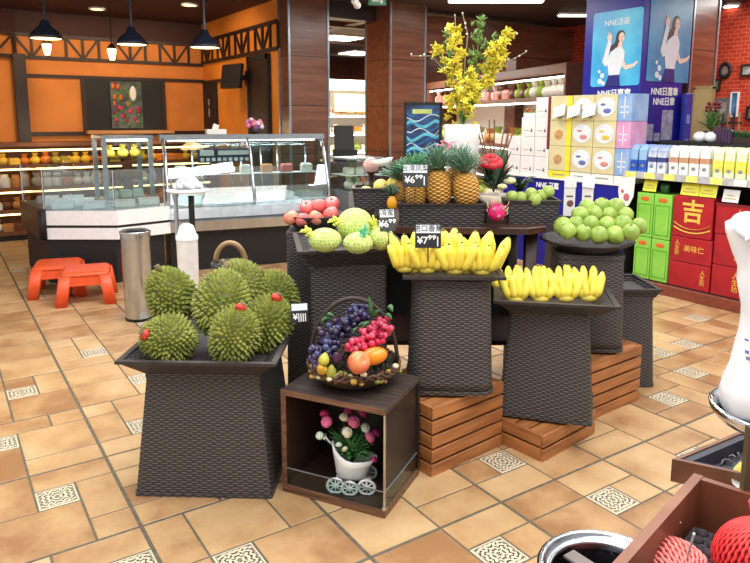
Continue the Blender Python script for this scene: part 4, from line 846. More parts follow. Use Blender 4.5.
# framed poster
fpz = TZ+.002; fp = LW((422-375)/F*3.84, 3.84)
fr = thing('framed_poster','dark framed standing poster of blue waves behind the pineapples','poster',(fp.x,fp.y,fpz),VA)
fh0, fh1, fw = .33, .632, .105
obj('frame', MB().bx(-fw,fw,-.01,.012,fh0,fh1).bx(-fw-.004,fw+.004,-.016,.014,fh1-.012,fh1+.004).bx(-fw-.004,-fw+.012,-.016,.014,fh0,fh1).bx(fw-.012,fw+.004,-.016,.014,fh0,fh1).bx(-fw,fw,-.016,.014,fh0-.006,fh0+.012), M_black, fr)
obj('stand_post', MB().bx(-.012,.012,0,.012,.01,fh0).bx(-.07,.07,-.05,.06,0,.012), M_black, fr)
obj('print_ground', MB().bx(-fw+.012,fw-.012,-.0125,-.0105,fh0+.012,fh1-.012), mat('print navy',(26,34,72),.35,c2=(46,84,140),scale=12), fr)
wv = MB(); rnd = random.Random(6)
for i in range(9):
    z = fh0+.04+i*.026; pts = [(-fw+.014,z)]+[(-fw+.014+(2*fw-.028)*k/8, z+.02*math.sin(k*.8+i*1.3)) for k in range(1,8)]+[(fw-.014,z+.01)]
    wv.poly(pts+[(x,zz-.006-.012*(i%3==0)) for x,zz in pts[::-1]],.0008,i%3,TM((0,-.0133,0)))
obj('wave_print', wv, [mat('print aqua',(96,190,214),.4), mat('print white blue',(206,226,232),.4), mat('print blue',(40,120,186),.4)], fr)
obj('lettering', MB().bx(-.06,.05,-.0145,-.0128,fh1-.06,fh1-.035), mat('print yellow green',(190,206,120)), fr)
# white vase with yellow orchid sprays
vp = LW((461-375)/F*3.8, 3.8, TZ+.001)
vase = obj('vase', MB().lathe([(.055,0),(.062,.01),(.075,.1),(.09,.26),(.102,.42),(.106,.5),(.1,.515),(.09,.5),(.08,.3),(0,.28)],12,cap0=True), mat('white glazed vase',(232,234,232),.25,var=.05), None, vp); tag(vase,'tall white flared vase holding the yellow orchid sprays','vase')
M_yel = [mat('yellow petals',(240,230,84),.5,c2=(226,214,58),scale=40), mat('deep yellow petals',(228,212,60),.5,c2=(206,184,40),scale=40)]
def blossom(seed):
    mb = MB(); rnd = random.Random(seed)
    for k in range(13):
        a = k*2.4; e = rnd.uniform(-.6,.9); r = rnd.uniform(.022,.042); mb.blade((0,0,0),(r*math.cos(a),r*math.sin(a),r*e),rnd.uniform(.008,.014),(0,0,.004),th=.002)
    return mb
BL = [blossom(i).mesh('blossom', M_yel[i%2]) for i in range(4)]; M_stem = mat('flower stem',(92,128,56),.6); M_twig = mat('pale twig',(150,142,110),.7)
mouth = vp+Vector((0,0,.5))
def spray(label, path, n, lo, wid, seed, m=M_stem, bm=None, name='orchid_spray', cat='flowers'):
    pts = [mouth]+[D(px,py,dep) for px,py,dep in path]; t = thing(name, label, cat, mouth, 0, 'tall sprays in the white vase'); rnd = random.Random(seed)
    full = []
    for i in range(len(pts)-1):
        for k in range(5): full.append(pts[i].lerp(pts[i+1], k/5)-mouth)
    full.append(pts[-1]-mouth); obj('stem', MB().tube(full, [.005-.003*i/len(full) for i in range(len(full))], 5), m, t)
    for i in range(n):
        u = lo+(1-lo)*(i+.5)/n; q = full[min(len(full)-1,int(u*len(full)))]; ww = wid*(1.15-.6*u)
        o = obj('blossom', (bm or BL)[i%len(bm or BL)], None, t, q+Vector((rnd.uniform(-ww,ww),rnd.uniform(-ww,ww)*.7,rnd.uniform(-.02,.02))), (rnd.uniform(-1,1),rnd.uniform(-1,1),rnd.uniform(0,6))); o.scale = (rnd.uniform(.55,.9),)*3
    return t
spray('yellow orchid spray rising at the far left of the vase', [(455,95,3.76),(446,60,3.72),(437,48,3.7)], 10, .5, .05, 1)
spray('dense yellow orchid spray left of the middle with its tip highest', [(459,95,3.72),(456,60,3.68),(455,30,3.66)], 42, .15, .075, 2)
spray('yellow orchid spray in front of the vase middle', [(462,105,3.68),(464,90,3.66),(470,72,3.64)], 34, .08, .085, 3)
spray('dense yellow orchid spray right of the middle', [(474,95,3.74),(487,68,3.72),(497,48,3.7)], 46, .2, .075, 4)
spray('yellow orchid spray with its tip furthest right', [(478,95,3.78),(497,60,3.78),(509,32,3.8)], 30, .3, .06, 5)
GB_ = [MB().blade((0,0,0),(.016,0,.05),.009).blade((0,0,0),(-.02,.006,.046),.009).blade((0,0,0),(.0,-.03,.04),.009).mesh('bud', mat('green buds',(126,156,70),.5,c2=(90,130,60),scale=40))]
spray('green budded spray standing in the middle of the orchids', [(468,95,3.8),(477,60,3.8),(480,22,3.8)], 70, .2, .06, 6, M_stem, GB_, 'green_spray')
spray('green budded spray leaning left of the orchids', [(455,92,3.84),(449,58,3.86),(447,34,3.88)], 30, .35, .045, 7, M_stem, GB_, 'green_spray')
spray('green budded spray behind the right orchids', [(480,92,3.84),(490,62,3.88),(492,40,3.9)], 32, .3, .05, 8, M_stem, GB_, 'green_spray')
for i,(q,lb) in enumerate((([(458,70,3.8),(456,40,3.8),(455,15,3.8)],'bare pale twig reaching highest left of the middle'),([(465,60,3.85),(468,35,3.85),(462,12,3.85)],'bare pale twig rising in the middle of the sprays'),([(480,70,3.85),(500,40,3.85),(518,34,3.85)],'bare pale twig arching out over the right orchids'),([(482,85,3.8),(508,62,3.8),(526,52,3.8)],'bare pale twig reaching furthest right'),([(452,80,3.75),(432,56,3.72),(410,56,3.7)],'pale twig with small buds stretching far left across the pillar'))):
    t = spray(lb, q, 4, .6, .012, 20+i, M_twig, [MB().sphere(.008,sub=1).mesh('bud', M_offw)], 'bare_twig','twig')
# pink bloom, red rose, foliage right of the vase
tag(obj('pink_flower', blossom(31), mat('pink bloom',(226,110,150),.5), None, D(447,148,3.66)), 'pink flower between the framed poster and the white vase','flower').scale = (1.5,)*3
rv = LW((494-375)/F*3.72, 3.72, TZ+.001)
tag(obj('flower_pot', MB().lathe([(.06,0),(.085,.02),(.1,.12),(.092,.13),(.08,.12),(0,.1)],20,cap0=True), mat('pale stone pot',(206,196,178),.6,var=.15), None, rv), 'pale stone pot under the red rose','pot')
ra = thing('rose_arrangement','red rose with dark green leaves in the pale stone pot','flowers',rv+Vector((0,0,.12)),VA)
base = rv+Vector((0,0,.12)); im = Euler((0,0,-VA)).to_matrix(); q = im@(D(491,161,3.6)-base)
rr_ = MB()
for ring,(n,rad,hh,sz) in enumerate(((3,.012,.028,.03),(5,.03,.016,.036),(7,.05,.0,.04))):
    for i in range(n): a = 2*PI*i/n+ring; rr_.sphere(sz*.8,(rad*math.cos(a),rad*math.sin(a),hh),sc=(.4,1,.75),rot=(0,R(-28-8*ring),a),sub=2)
obj('rose_bloom', rr_, mat('red rose petals',(206,24,44),.45,c2=(150,10,30),scale=20), ra, q, (R(28),0,0))
lm = MB(); rnd = random.Random(15)
for i in range(60):
    a = rnd.uniform(0,6.28); r = rnd.uniform(.04,.13); lm.blade((.02*math.cos(a),.02*math.sin(a),.04),(r*math.cos(a),r*math.sin(a),rnd.uniform(.06,.3)),rnd.uniform(.01,.02),(0,0,.02),mi=i%2)
obj('leaves', lm, [M_dleaf, mat('grey green foliage',(96,124,104),.5,var=.2)], ra)
tm_ = MB()
for i in range(7): a = i*.9; tm_.tube([(0,0,.02),(.05*math.cos(a),.05*math.sin(a),.2),(.1*math.cos(a),.08*math.sin(a),.36+.03*(i%3))],.004,5)
obj('brown_twigs', tm_, mat('brown twig',(110,70,44),.7), ra)
obj('pale_blooms', MB().sphere(.028,(.075,-.06,.09),sc=(1.3,1,.7),sub=2).sphere(.024,(.03,-.09,.06),sc=(1.2,1,.7),sub=2), mat('pale yellow petals',(226,222,170),.5), ra)
bl_ = LW((498-375)/F*3.52,3.52,TZ+.001)
dw = thing('bark_bowl','curled brown bark dish beside the right pineapple','dish',bl_+Vector((.0,0,.0)),VA)
obj('dish', MB().loft([[(-.1+.2*u,.05*math.cos(PI*u*.5)*math.sin(a)*1.2,.085+.05*u-.055*math.cos(a)*(1-.3*abs(2*u-1))) for a in [-1.3+2.6*k/10 for k in range(11)]] for u in [k/8 for k in range(9)]],False), mat('brown bark',(112,70,46),.6,c2=(70,42,30),scale=16), dw)
obj('foot', MB().bx(-.06,.06,-.03,.03,0,.05), M_dbrown, dw)
df = thing('dragon_fruit','pink dragon fruit with green tips on the brown table','dragon fruit',D(497,212,3.33),(0,R(10),VA))
obj('fruit', MB().sphere(.043,sc=(1,1,1.12),sub=3), mat('dragon fruit pink',(222,30,110),.4,var=.15,scale=12), df)
sm = MB()
for i in range(16):
    z = -.75+1.5*i/15; a = i*2.4; rr0 = math.sqrt(max(.05,1-z*z))*.043; b0 = Vector((rr0*math.cos(a),rr0*math.sin(a),z*.046)); sm.blade(b0,b0*1.35+Vector((0,0,.03)),.009,b0*.1)
obj('scales', sm, mat('pale green tips',(196,206,150),.5,c2=(222,120,150),scale=30), df)
bk = LW((531-375)/F*3.56,3.56,TZ+.001)
basket('small dark basket of green pears at the right end of the table', bk, VA-R(2), .28, .22, .125)
M_pear = mat('green pear',(166,186,92),.45,c2=(142,162,72),scale=14)
for px,py,lb in ((512,197,'furthest left'),(521,198,'second from the left'),(531,194,'in the middle'),(541,196,'second from the right'),(548,192,'furthest right'),(535,200,'lowest in front')):
    t = thing('green_pear','round green pear '+lb+' in the small right basket','pear',D(px,py,3.54 if py < 200 else 3.47),(R(20),R(15),px),'green pears in the small right basket'); obj('fruit', MB().lathe([(0,-.032),(.02,-.03),(.035,-.008),(.034,.01),(.024,.026),(.008,.034),(0,.03)],18), M_pear, t); obj('stalk', MB().tube([(0,0,.03),(.003,0,.05)],.002,5), M_dbrown, t)
dl_ = MB(); rnd = random.Random(16)
for i in range(24): a = rnd.uniform(0,6.28); dl_.blade((0,0,0),(.12*math.cos(a),.07*math.sin(a),rnd.uniform(.03,.1)),.014,(0,0,.03))
tag(obj('dark_foliage', dl_, M_dleaf, None, LW((520-375)/F*3.78,3.78,TZ+.13)), 'dark green foliage behind the small basket of green pears','plant')
tag(obj('foliage_pot', MB().lathe([(.04,0),(.06,.13),(.05,.13),(0,.1)],16,cap0=True), M_dbrown, None, LW((520-375)/F*3.78,3.78,TZ+.001)), 'dark pot under the foliage behind the green pears','pot')
# guava bowl
gv = thing('guava_bowl','wide round dark bowl heaped with green guavas','bowl',(*P3,.82),VA)
obj('bowl', MB().lathe([(.14,0),(.16,.006),(.215,.04),(.235,.052),(.24,.056),(.235,.06),(.215,.056),(.16,.02),(0,.014)],36,cap0=True), M_wick2, gv)
obj('rim', MB().lathe([(.234,.048),(.243,.054),(.236,.063),(.226,.058)],36), M_rim, gv)
GU = MB().lathe([(0,-.038),(.018,-.041),(.038,-.03),(.045,-.002),(.041,.02),(.028,.036),(.012,.042),(0,.038)],20)
GM = GU.mesh('skin', mat('guava green',(160,186,84),.42,c2=(124,152,60),scale=12,coat=.1)); GT = MB().lathe([(.004,.037),(.008,.044),(.004,.046),(0,.042)],8).mesh('calyx', mat('guava calyx',(110,110,50),.7))
rows = [((568,231),(583,233),(599,235),(615,235),(631,232)),((563,226),(576,224),(591,224),(607,225),(623,224),(639,226)),((580,215),(594,214),(609,215),(625,215)),((587,207),(602,206),(616,207))]
w1 = ['front','second','third','back']; dz = [3.28,3.36,3.44,3.50]
for j, rw in enumerate(rows):
    for i,(px,py) in enumerate(rw):
        t = thing('guava', f'green guava, {["first","second","third","fourth","fifth","sixth"][i]} from the left in the {w1[j]} row of the round bowl', 'guava', D(px,py,dz[j]+.02*(i%2)), (R(40*(i%3)-40),R(30*(j%3)-20),i*1.7), 'guavas in the round bowl'); obj('skin', GM, None, t); obj('calyx', GT, None, t); s = .94+.12*((i*5+j*3)%4)/3; t.scale = (s,)*3
for i,(px,py,lb,tz) in enumerate(((569,190,'white tag card left behind the guava bowl',0),(587,192,'white tag card with folded top right behind the guava bowl',1))):
    p = D(px,208,4.15); t = thing('tag_card', lb, 'card', (p.x,p.y,.9), VA, None); obj('card', MB().bx(-.035,.035,-.002,.002,.0,.19,bev=.001), M_offw, t); obj('header_card', MB().box((.075,.003,.07),(0,-.006,.215),(R(-18*tz),R(8*tz),0)), M_white, t)
    obj('print', MB().sphere(.018,(.005,-.003,.08),sc=(1.2,.08,1.2),sub=2).bx(-.02,.02,-.0035,-.002,.12,.13), mat('brown print',(120,80,80)), t); obj('base', MB().bx(-.05,.05,-.04,.04,-.012,0), M_black, t)
sp_ = LW((578-375)/F*4.15,4.15); tag(obj('card_riser', MB().bx(-.16,.16,-.1,.1,0,.888), M_black, None, (sp_.x,sp_.y,0), (0,0,VA)), 'black riser behind the guava bowl carrying the white tag cards','riser')
# ------------------------------------------------------------------ right hand aisle: milk shelf (front faces -x; local x runs to the right)
SX, SY, RZ = 5.2, 3.2, -PI/2
def RP(lx, ly, z): return Vector((SX+ly, SY-lx, z))
def lx_of(px, py=180, X=5.2): return SY-onX(px,py,X).y
M_shblk = mat('black shelf recess',(26,24,26),.6); M_redwood = mat('red brown plinth',(128,62,44),.4,var=.1)
ms = thing('milk_shelf','long shelf unit with a price strip carrying milk cartons','shelf unit',(SX,SY,0),RZ)
obj('top_shelf', MB().bx(-.6,1.4,0,.42,1.0,1.035,bev=.003), M_steel2, ms); obj('back_board', MB().bx(-.55,1.4,.40,.43,0,1.3), M_shblk, ms); obj('base_board', MB().bx(-.6,1.4,-.04,.42,0,.09,bev=.004), M_redwood, ms)
obj('lower_shelf', MB().bx(-.6,1.4,.0,.4,.09,.1), M_shblk, ms)
for x in (-.58,1.38): obj('upright', MB().bx(x-.015,x+.015,.02,.42,.09,1.0), M_shblk, ms)
ps = obj('price_strip', MB().bx(-.6,1.4,-.012,0,.985,1.045,bev=.002), mat('grey price strip',(178,180,184),.4), ms)
for i,x in enumerate((-.52,-.33,-.14,.06,.27,.46,.67,.88)): obj('price_tag', MB().bx(x-.055,x+.045,-.0145,-.012,.99,1.04), mat('yellow tag',(236,236,120),.5) if i not in (5,) else M_offw, ps)
# milk cartons
def carton(w, h, d): 
    mb = MB(); mb.bx(-w/2,w/2,-d/2,d/2,0,h*.8,bev=.003); mb.loft([[(-w/2,-d/2,h*.8),(w/2,-d/2,h*.8),(w/2,d/2,h*.8),(-w/2,d/2,h*.8)],[(-w/2,-.004,h*.95),(w/2,-.004,h*.95),(w/2,.004,h*.95),(-w/2,.004,h*.95)]],True,False,True,smooth=False); mb.bx(-w/2,w/2,-.003,.003,h*.94,h,bev=.001); return mb
CW,CHT,CD = .078,.245,.075
CTM = {k: carton(CW,CHT,CD).mesh('carton_body', m) for k, m in {'blue':mat('carton blue',(70,128,206),.35,c2=(150,190,230),scale=7,thr=(.45,.55)),'white blue':mat('carton white blue',(228,234,244),.35,c2=(150,170,214),scale=6,thr=(.4,.5)),'cream':mat('carton cream',(246,244,238),.35,var=.03),'yellow':mat('carton yellow',(232,236,190),.35,var=.04)}.items()}
BAND = {k: MB().bx(-CW/2-.001,CW/2+.001,-CD/2-.001,0,z0,z1).mesh('printed_band', m) for k,(z0,z1,m) in {'blue':(.02,.11,mat('deep blue print',(44,90,190),.4)),'white blue':(.1,.14,mat('navy print',(60,70,130),.4)),'cream':(.105,.15,mat('tan print',(196,150,120),.4)),'yellow':(.05,.14,mat('lemon print',(222,222,90),.4))}.items()}
PAT = MB().sphere(.02,(0,-CD/2-.0005,.06),sc=(1,.06,.8),sub=2).mesh('emblem', mat('grey print',(140,146,150),.5))
seq = ['blue']*2+['white blue']*2+['cream']*4+['yellow']*4
for r in range(2):
    for i,k in enumerate(seq):
        p = RP(-.535+i*.092+(.02 if i > 3 else 0)+(.02 if i > 7 else 0), .07+r*.1, 1.036); t = thing('milk_carton', f'{k} printed milk carton in the {["front","back"][r]} row on the milk shelf','carton',p,RZ,f'{k} milk cartons, {["front","back"][r]} row of the shelf')
        obj('carton_body', CTM[k], None, t); obj('printed_band', BAND[k], None, t)
        if not r: obj('emblem', PAT, None, t)
# gift boxes
def carton_box(name, label, cat, lx0, lx1, z0, z1, m, group=None, ly=.0, d=.24, handle=False):
    t = thing(name, label, cat, RP((lx0+lx1)/2, ly, z0), RZ, group); w = lx1-lx0-.004; h = z1-z0-.003
    obj('carton', MB().bx(-w/2,w/2,0,d,0,h,bev=.003), m, t); return t, w, h
M_grn = mat('bright green box',(146,212,84),.4,c2=(124,196,70),scale=6); M_rbox = mat('red gift box',(184,26,38),.4,c2=(150,18,34),scale=5); M_gold = mat('gold print',(240,200,84),.4); M_dg = mat('dark green print',(70,150,44),.4)
def gx(px): return lx_of(px,230)
for r,(z0,z1) in enumerate(((.475,.865),(.1,.472))):
    for i,(a_,b2) in enumerate(((-.45,-.285),(-.28,-.11))):
        t,w,h = carton_box('gift_box', f'bright green gift box, {["left","right"][i]} in the {["upper","lower"][r]} row below the milk shelf','box',a_,b2,z0,z1,M_grn)
        fm = MB(); 
        for zz in (.03,h-.1): fm.bx(-w/2+.015,w/2-.015,-.0015,0,zz,zz+.006)
        for xx in (-w/2+.015,w/2-.021): fm.bx(xx,xx+.006,-.0015,0,.03,h-.1)
        obj('printed_frame', fm, M_dg, t); obj('emblem', MB().sphere(.03,(0,-.0005,h-.05),sc=(1.5,.04,.7),sub=2), mat('orange print',(222,110,40)), t)
t,w,h = carton_box('gift_box','square red gift box with a large golden lucky character','box',-.095,.255,.53,.872,M_rbox); text('吉', .2, M_gold, t, (0,-.0015,h*.6), bold=.004, name='golden_character')
obj('golden_wave', MB().tube([(-w*.46+w*.92*k/12,-.001,h*.2+.05*(2*k/12-1)**2) for k in range(13)],.009,4,flat=.2).tube([(-w*.46+w*.92*k/12,-.001,h*.11+.04*(2*k/12-1)**2) for k in range(13)],.006,4), M_gold, t)
t,w,h = carton_box('gift_box','red gift box with small golden writing below the lucky character box','box',-.1,.27,.315,.527,M_rbox); text('美味仁', .06, M_gold, t, (.03,-.0015,h*.55)); text('人\n生\n坊', .045, M_gold, t, (-.12,-.0015,h*.55))
t,w,h = carton_box('gift_box','lowest red gift box standing on the base board','box',-.1,.27,.1,.312,M_rbox); text('人\n生\n坊', .045, M_gold, t, (.12,-.0015,h*.5))
for i,(a_,b2,z0,z1,lb) in enumerate(((.275,.56,.6,.85,'wide red gift box with upright golden writing right of the lucky character box'),(.565,.85,.6,.85,'wide red gift box at the right edge behind the white bag'),(.28,.57,.35,.597,'red gift box in the second layer partly behind the white bag'),(.28,.57,.1,.347,'red gift box at the bottom right behind the white bag'),(.575,.86,.35,.597,'red gift box in the second layer at the far right, hidden by the white bag'),(.575,.86,.1,.347,'red gift box in the bottom layer at the far right, hidden by the white bag'))):
    t,w,h = carton_box('gift_box',lb,'box',a_,b2,z0,z1,M_rbox); text('人\n生\n坊', .055, M_gold, t, (.05,-.0015,h*.5)); 
    if i < 2: obj('lid_edge', MB().bx(-w/2-.003,w/2+.003,-.004,.24,h-.02,h), mat('dark red lid',(120,22,30),.4), t)
M_ytag = mat('bright yellow card',(240,236,70),.5,var=.03)
for a_,b2,m,lb in ((-.42,-.29,M_ytag,'yellow price card standing on the green gift boxes'),(-.06,.1,M_ytag,'left half of the wide yellow price card on the lucky character box'),(.105,.25,M_ytag,'right half of the wide yellow price card on the lucky character box'),(.3,.43,M_white,'white price card standing on the wide red gift box')):
    p = RP((a_+b2)/2,.03,.875 if a_ < .27 else .853); t = thing('price_card',lb,'sign',p,RZ); w = b2-a_
    obj('card', MB().box((w,.003,.1),(0,.01,.05),(R(-14),0,0)), m, t); obj('print_lines', MB().box((w*.7,.001,.008),(0,.0,.03),(R(-14),0,0)).box((w*.5,.001,.008),(0,.005,.055),(R(-14),0,0)), mat('faded print',(190,180,110)), t)
tag(obj('green_pouch', MB().loft([rsq(.035,.01,0,3,.02),rsq(.04,.012,.05,3,.022),rsq(.038,.004,.085,3,.005)],True,True,True), mat('dark green pouch',(34,84,40),.4), None, RP(-.235,.08,.867), (0,0,RZ)), 'dark green pouch standing on the green gift boxes','pouch')
hc = thing('hanging_card','white heart shaped promotional card with red print hanging below the milk shelf','card',RP(-.53,-.03,.98),RZ)
obj('card', MB().poly([(-.09,0),(.07,.02),(.06,-.16),(.02,-.24),(-.03,-.27),(-.08,-.22),(-.1,-.12)],.003), M_white, hc); obj('red_print', MB().sphere(.03,(-.01,-.001,-.17),sc=(1.1,.05,1.2),sub=2).sphere(.018,(-.055,-.001,-.12),sc=(1,.05,1),sub=2), mat('faded red print',(196,110,120)), hc)
# blue promotion counter with the stacked boxes
M_blue = mat('royal blue',(22,24,150),.4,c2=(18,20,132),scale=3)
pc = thing('promotion_counter','blue promotion counter with white lettering under the stacked boxes','counter',RP(-1.35,.0,0),RZ)
obj('cabinet', MB().bx(-.78,.77,.0,.28,0,.9,bev=.004), M_blue, pc); obj('counter_top', MB().bx(-.78,.77,-.015,.28,.9,.92,bev=.003), M_offw, pc)
text('NNE 日嘉', .07, M_white, pc, (-.15,-.002,.83), bold=.002)
M_box_y = mat('pale khaki box',(214,206,160),.4,var=.05,scale=6); M_yst = mat('box yellow',(240,222,60),.4,var=.04); M_oval = mat('white oval print',(236,240,244),.4,c2=(206,216,230),scale=14); M_pink = mat('box pink',(222,170,206),.4,c2=(200,140,190),scale=6); M_lbl = mat('box pale blue',(160,188,226),.4,c2=(120,160,214),scale=6)
cols = [(-1.50,-1.225),(-1.222,-.97),(-.967,-.715),(-.712,-.56)]; tz_ = [.995,1.24,1.485,1.73]; rname = ['bottom','middle','top']
for r in range(3):
    for i,(a_,b2) in enumerate(cols):
        m = M_box_y if i < 3 else (M_lbl,M_pink,M_lbl)[r]
        t,w,h = carton_box('formula_box', f'{["yellow edged","khaki","khaki","narrow pastel"][i]} milk powder box, {["first","second","third","last"][i]} from the left in the {rname[r]} row of the stack','box',a_,b2,tz_[r],tz_[r+1],m)
        if i == 0: obj('yellow_band', MB().bx(w/2-.06,w/2-.001,-.0015,0,0,h), M_yst, t); obj('printed_picture', MB().sphere(.05,(-.02,-.0005,h*.45),sc=(1.1,.03,1),sub=3), mat('tan picture',(206,170,110),.5,c2=(170,110,80),scale=30), t)
        elif i < 3:
            obj('white_oval', MB().sphere(.1,(0,-.0005,h*.52),sc=(1.08,.015,.92),sub=3), M_oval, t); obj('printed_toys', MB().sphere(.03,(.02,-.002,h*.38),sc=(1.5,.03,.8),sub=2).sphere(.02,(-.03,-.002,h*.62),sc=(1.6,.03,.6),sub=2), mat(['toy print yellow','toy print blue','toy print pink'][(r+i)%3],[(226,196,80),(96,116,180),(206,140,130)][(r+i)%3],.5), t)
        else: obj('print', MB().bx(-w*.3,w*.3,-.001,0,h*.3,h*.34).bx(-w*.3,w*.3,-.001,0,h*.5,h*.54).bx(-.004,.004,-.001,0,h*.1,h*.9), M_white, t)
for i,(a_,b2) in enumerate(cols[:3]):
    t,w,h = carton_box('flat_box', f'flat {["yellow","white","white"][i]} box, {["first","second","third"][i]} from the left at the bottom of the stack','box',a_,b2,.921,.993,M_yst if i == 0 else M_offw); obj('print', MB().bx(-w*.3,w*.3,-.001,0,h*.4,h*.55), mat('grey print',(140,146,150),.5), t)
t,w,h = carton_box('flat_box','flat white box at the bottom right of the stack','box',*cols[3],.921,.993,M_offw)
for i,(lx,lb) in enumerate(((-1.36,'left'),(-1.18,'middle'),(-1.0,'right'))):
    t = thing('price_card', f'blank white price card leaning on the top box row, {lb} of three','sign',RP(lx,-.0,1.52),RZ); obj('card', MB().box((.15,.003,.12),(0,-.035,.06),(R(-22),R(-14),0)), M_white, t); obj('clip', MB().box((.02,.04,.006),(0,-.02,.0)), M_steel2, t)
M_wb = mat('white carton print',(232,234,238),.4,c2=(222,220,216),scale=5); M_dk = mat('dark print',(50,48,60),.5)
for c,(a_,b2,n) in enumerate(((-2.1,-1.915,2),(-1.912,-1.72,3),(-1.717,-1.54,4))):
    for r in range(n):
        z0 = .921+r*.2; t,w,h = carton_box('white_box', f'plain white boxed carton, {["lowest","second from the bottom","third from the bottom","topmost"][r]} of the {["left","middle","right"][c]} white column','box',a_,b2,z0,z0+.2,M_wb,ly=.02,d=.2)
        obj('print', MB().bx(w*.2,w*.34,-.001,0,h*.25,h*.32).bx(w*.24,w*.3,-.001,0,h*.32,h*.42).bx(-w*.3,w*.1,-.001,0,h*.3,h*.32), M_dk, t)
t,w,h = carton_box('gift_bag','dark red narrow box between the white boxes and the khaki stack','box',-1.538,-1.503,1.2,1.72,mat('dark red sleeve',(120,40,50),.5),d=.15)
tag(obj('box_riser', MB().bx(-.0165,.0165,0,.15,0,.278), M_offw, None, RP(-1.5205,0,.921), (0,0,RZ)), 'thin pale box under the dark red narrow box','box')
t,w,h = carton_box('snack_box','small box with red and green top on the middle white column','box',-1.9,-1.73,1.522,1.6,M_offw,ly=.03,d=.15); obj('coloured_top', MB().bx(-w/2,w/2,-.002,0,h*.6,h).sphere(.02,(-.03,0,h),sub=2), mat('snack print',(196,60,50),.5,c2=(70,140,60),scale=30,thr=(.48,.52)), t)
# ------------------------------------------------------------------ blue advertising column with the two posters
AX0,AX1,AY0,AY1 = 5.5,6.17,3.91,4.57
ac = thing('advertising_column','tall royal blue column with posters behind the stacked boxes','column',((AX0+AX1)/2,(AY0+AY1)/2,0))
hx,hy = (AX1-AX0)/2,(AY1-AY0)/2
obj('cladding', MB().bx(-hx,hx,-hy,hy,0,CZ-.002,bev=.006), M_blue, ac)
M_sky = mat('poster sky blue',(44,150,214),.35,c2=(90,196,232),scale=3); M_sky2 = mat('poster teal blue',(38,120,180),.35,c2=(70,160,200),scale=3); M_skin = mat('printed skin',(236,204,190),.5,var=.03); M_hair = mat('printed hair',(58,34,40),.5); M_bl = mat('printed blouse',(222,226,236),.5,var=.04); M_sk = mat('printed skirt',(24,26,120),.5)
def person_art(p, loc, rz, s, k):
    """printed woman in a white blouse, one hand raised; flat layers on the poster"""
    def add(nm, pts, m, y): obj(nm, MB().poly([(x*s,z*s) for x,z in pts],.0006), m, p, Vector(loc)+Euler((0,0,rz)).to_matrix()@Vector((0,-y,0)), (0,0,rz))
    def ell(cx,cz,rx,rz_,n=20): return [(cx+rx*math.cos(2*PI*i/n),cz+rz_*math.sin(2*PI*i/n)) for i in range(n)]
    add('printed_hair', [(.0,.93),(.05,.985),(.12,.99),(.17,.95),(.18,.88),(.12,.80),(.06,.72),(.0,.66),(-.1,.62),(-.15,.68),(-.16,.76),(-.08,.74),(-.02,.8)], M_hair, .0012)
    add('printed_neck', [(.06,.78),(.13,.8),(.14,.66),(.03,.66)], M_skin, .0018)
    add('printed_face', ell(.115,.865,.06,.088), M_skin, .0024)
    add('printed_blouse', [(-.14,.30),(-.17,.45),(-.1,.62),(.02,.69),(.14,.69),(.2,.6),(.19,.45),(.13,.3),(.11,.2),(-.12,.2)], M_bl, .003)
    add('printed_skirt', [(-.12,.2),(.11,.2),(.13,.0),(-.2,.0)], M_sk, .0032)
    add('printed_sleeve', [(.04,.68),(-.06,.64),(-.27,.44),(-.21,.36),(-.1,.43),(.02,.5)], M_bl, .0036); add('printed_forearm', [(-.28,.45),(-.2,.37),(-.09,.8),(-.17,.84)], M_bl, .0042)
    for ex in (.085,.145): add('printed_eye', ell(ex,.875,.012,.006,8), M_hair, .003)
    add('printed_nose', [(.108,.868),(.122,.868),(.126,.842),(.104,.842)], mat('printed shade',(214,172,156)), .003); add('printed_lips', ell(.115,.815,.02,.007,8), mat('printed lips',(190,80,84)), .003)
    add('printed_hand', [(-.18,.82),(-.1,.8),(-.085,.92),(-.12,.97),(-.14,.93),(-.15,.99),(-.17,.985),(-.17,.93),(-.2,.9)], M_skin, .0040)
    add('printed_arm', [(.18,.48),(.24,.36),(.4,.38),(.47,.43),(.49,.4),(.42,.33),(.24,.28),(.14,.36)], M_skin, .0036)
    fm = MB()
    for x,z,r in ((-.32,.1,.05),(-.27,.2,.045),(-.34,.28,.03),(-.24,.06,.04)): fm.poly([(x*s+r*s*math.cos(i*PI/8),z*s+r*s*math.sin(i*PI/8)) for i in range(16)],.0006)
    obj('printed_splash', fm, M_bl, p, Vector(loc)+Euler((0,0,rz)).to_matrix()@Vector((0,-.0015,0)), (0,0,rz))
def pz(px,py,X): return onX(px,py,X).z
def rr2(x0,x1,z0,z1,r=.03,n=4):
    o = []
    for cx,cz,a0 in ((x1-r,z1-r,0),(x0+r,z1-r,PI/2),(x0+r,z0+r,PI),(x1-r,z0+r,1.5*PI)):
        for i in range(n+1): a = a0+PI/2*i/n; o.append((cx+r*math.cos(a),cz+r*math.sin(a)))
    return o
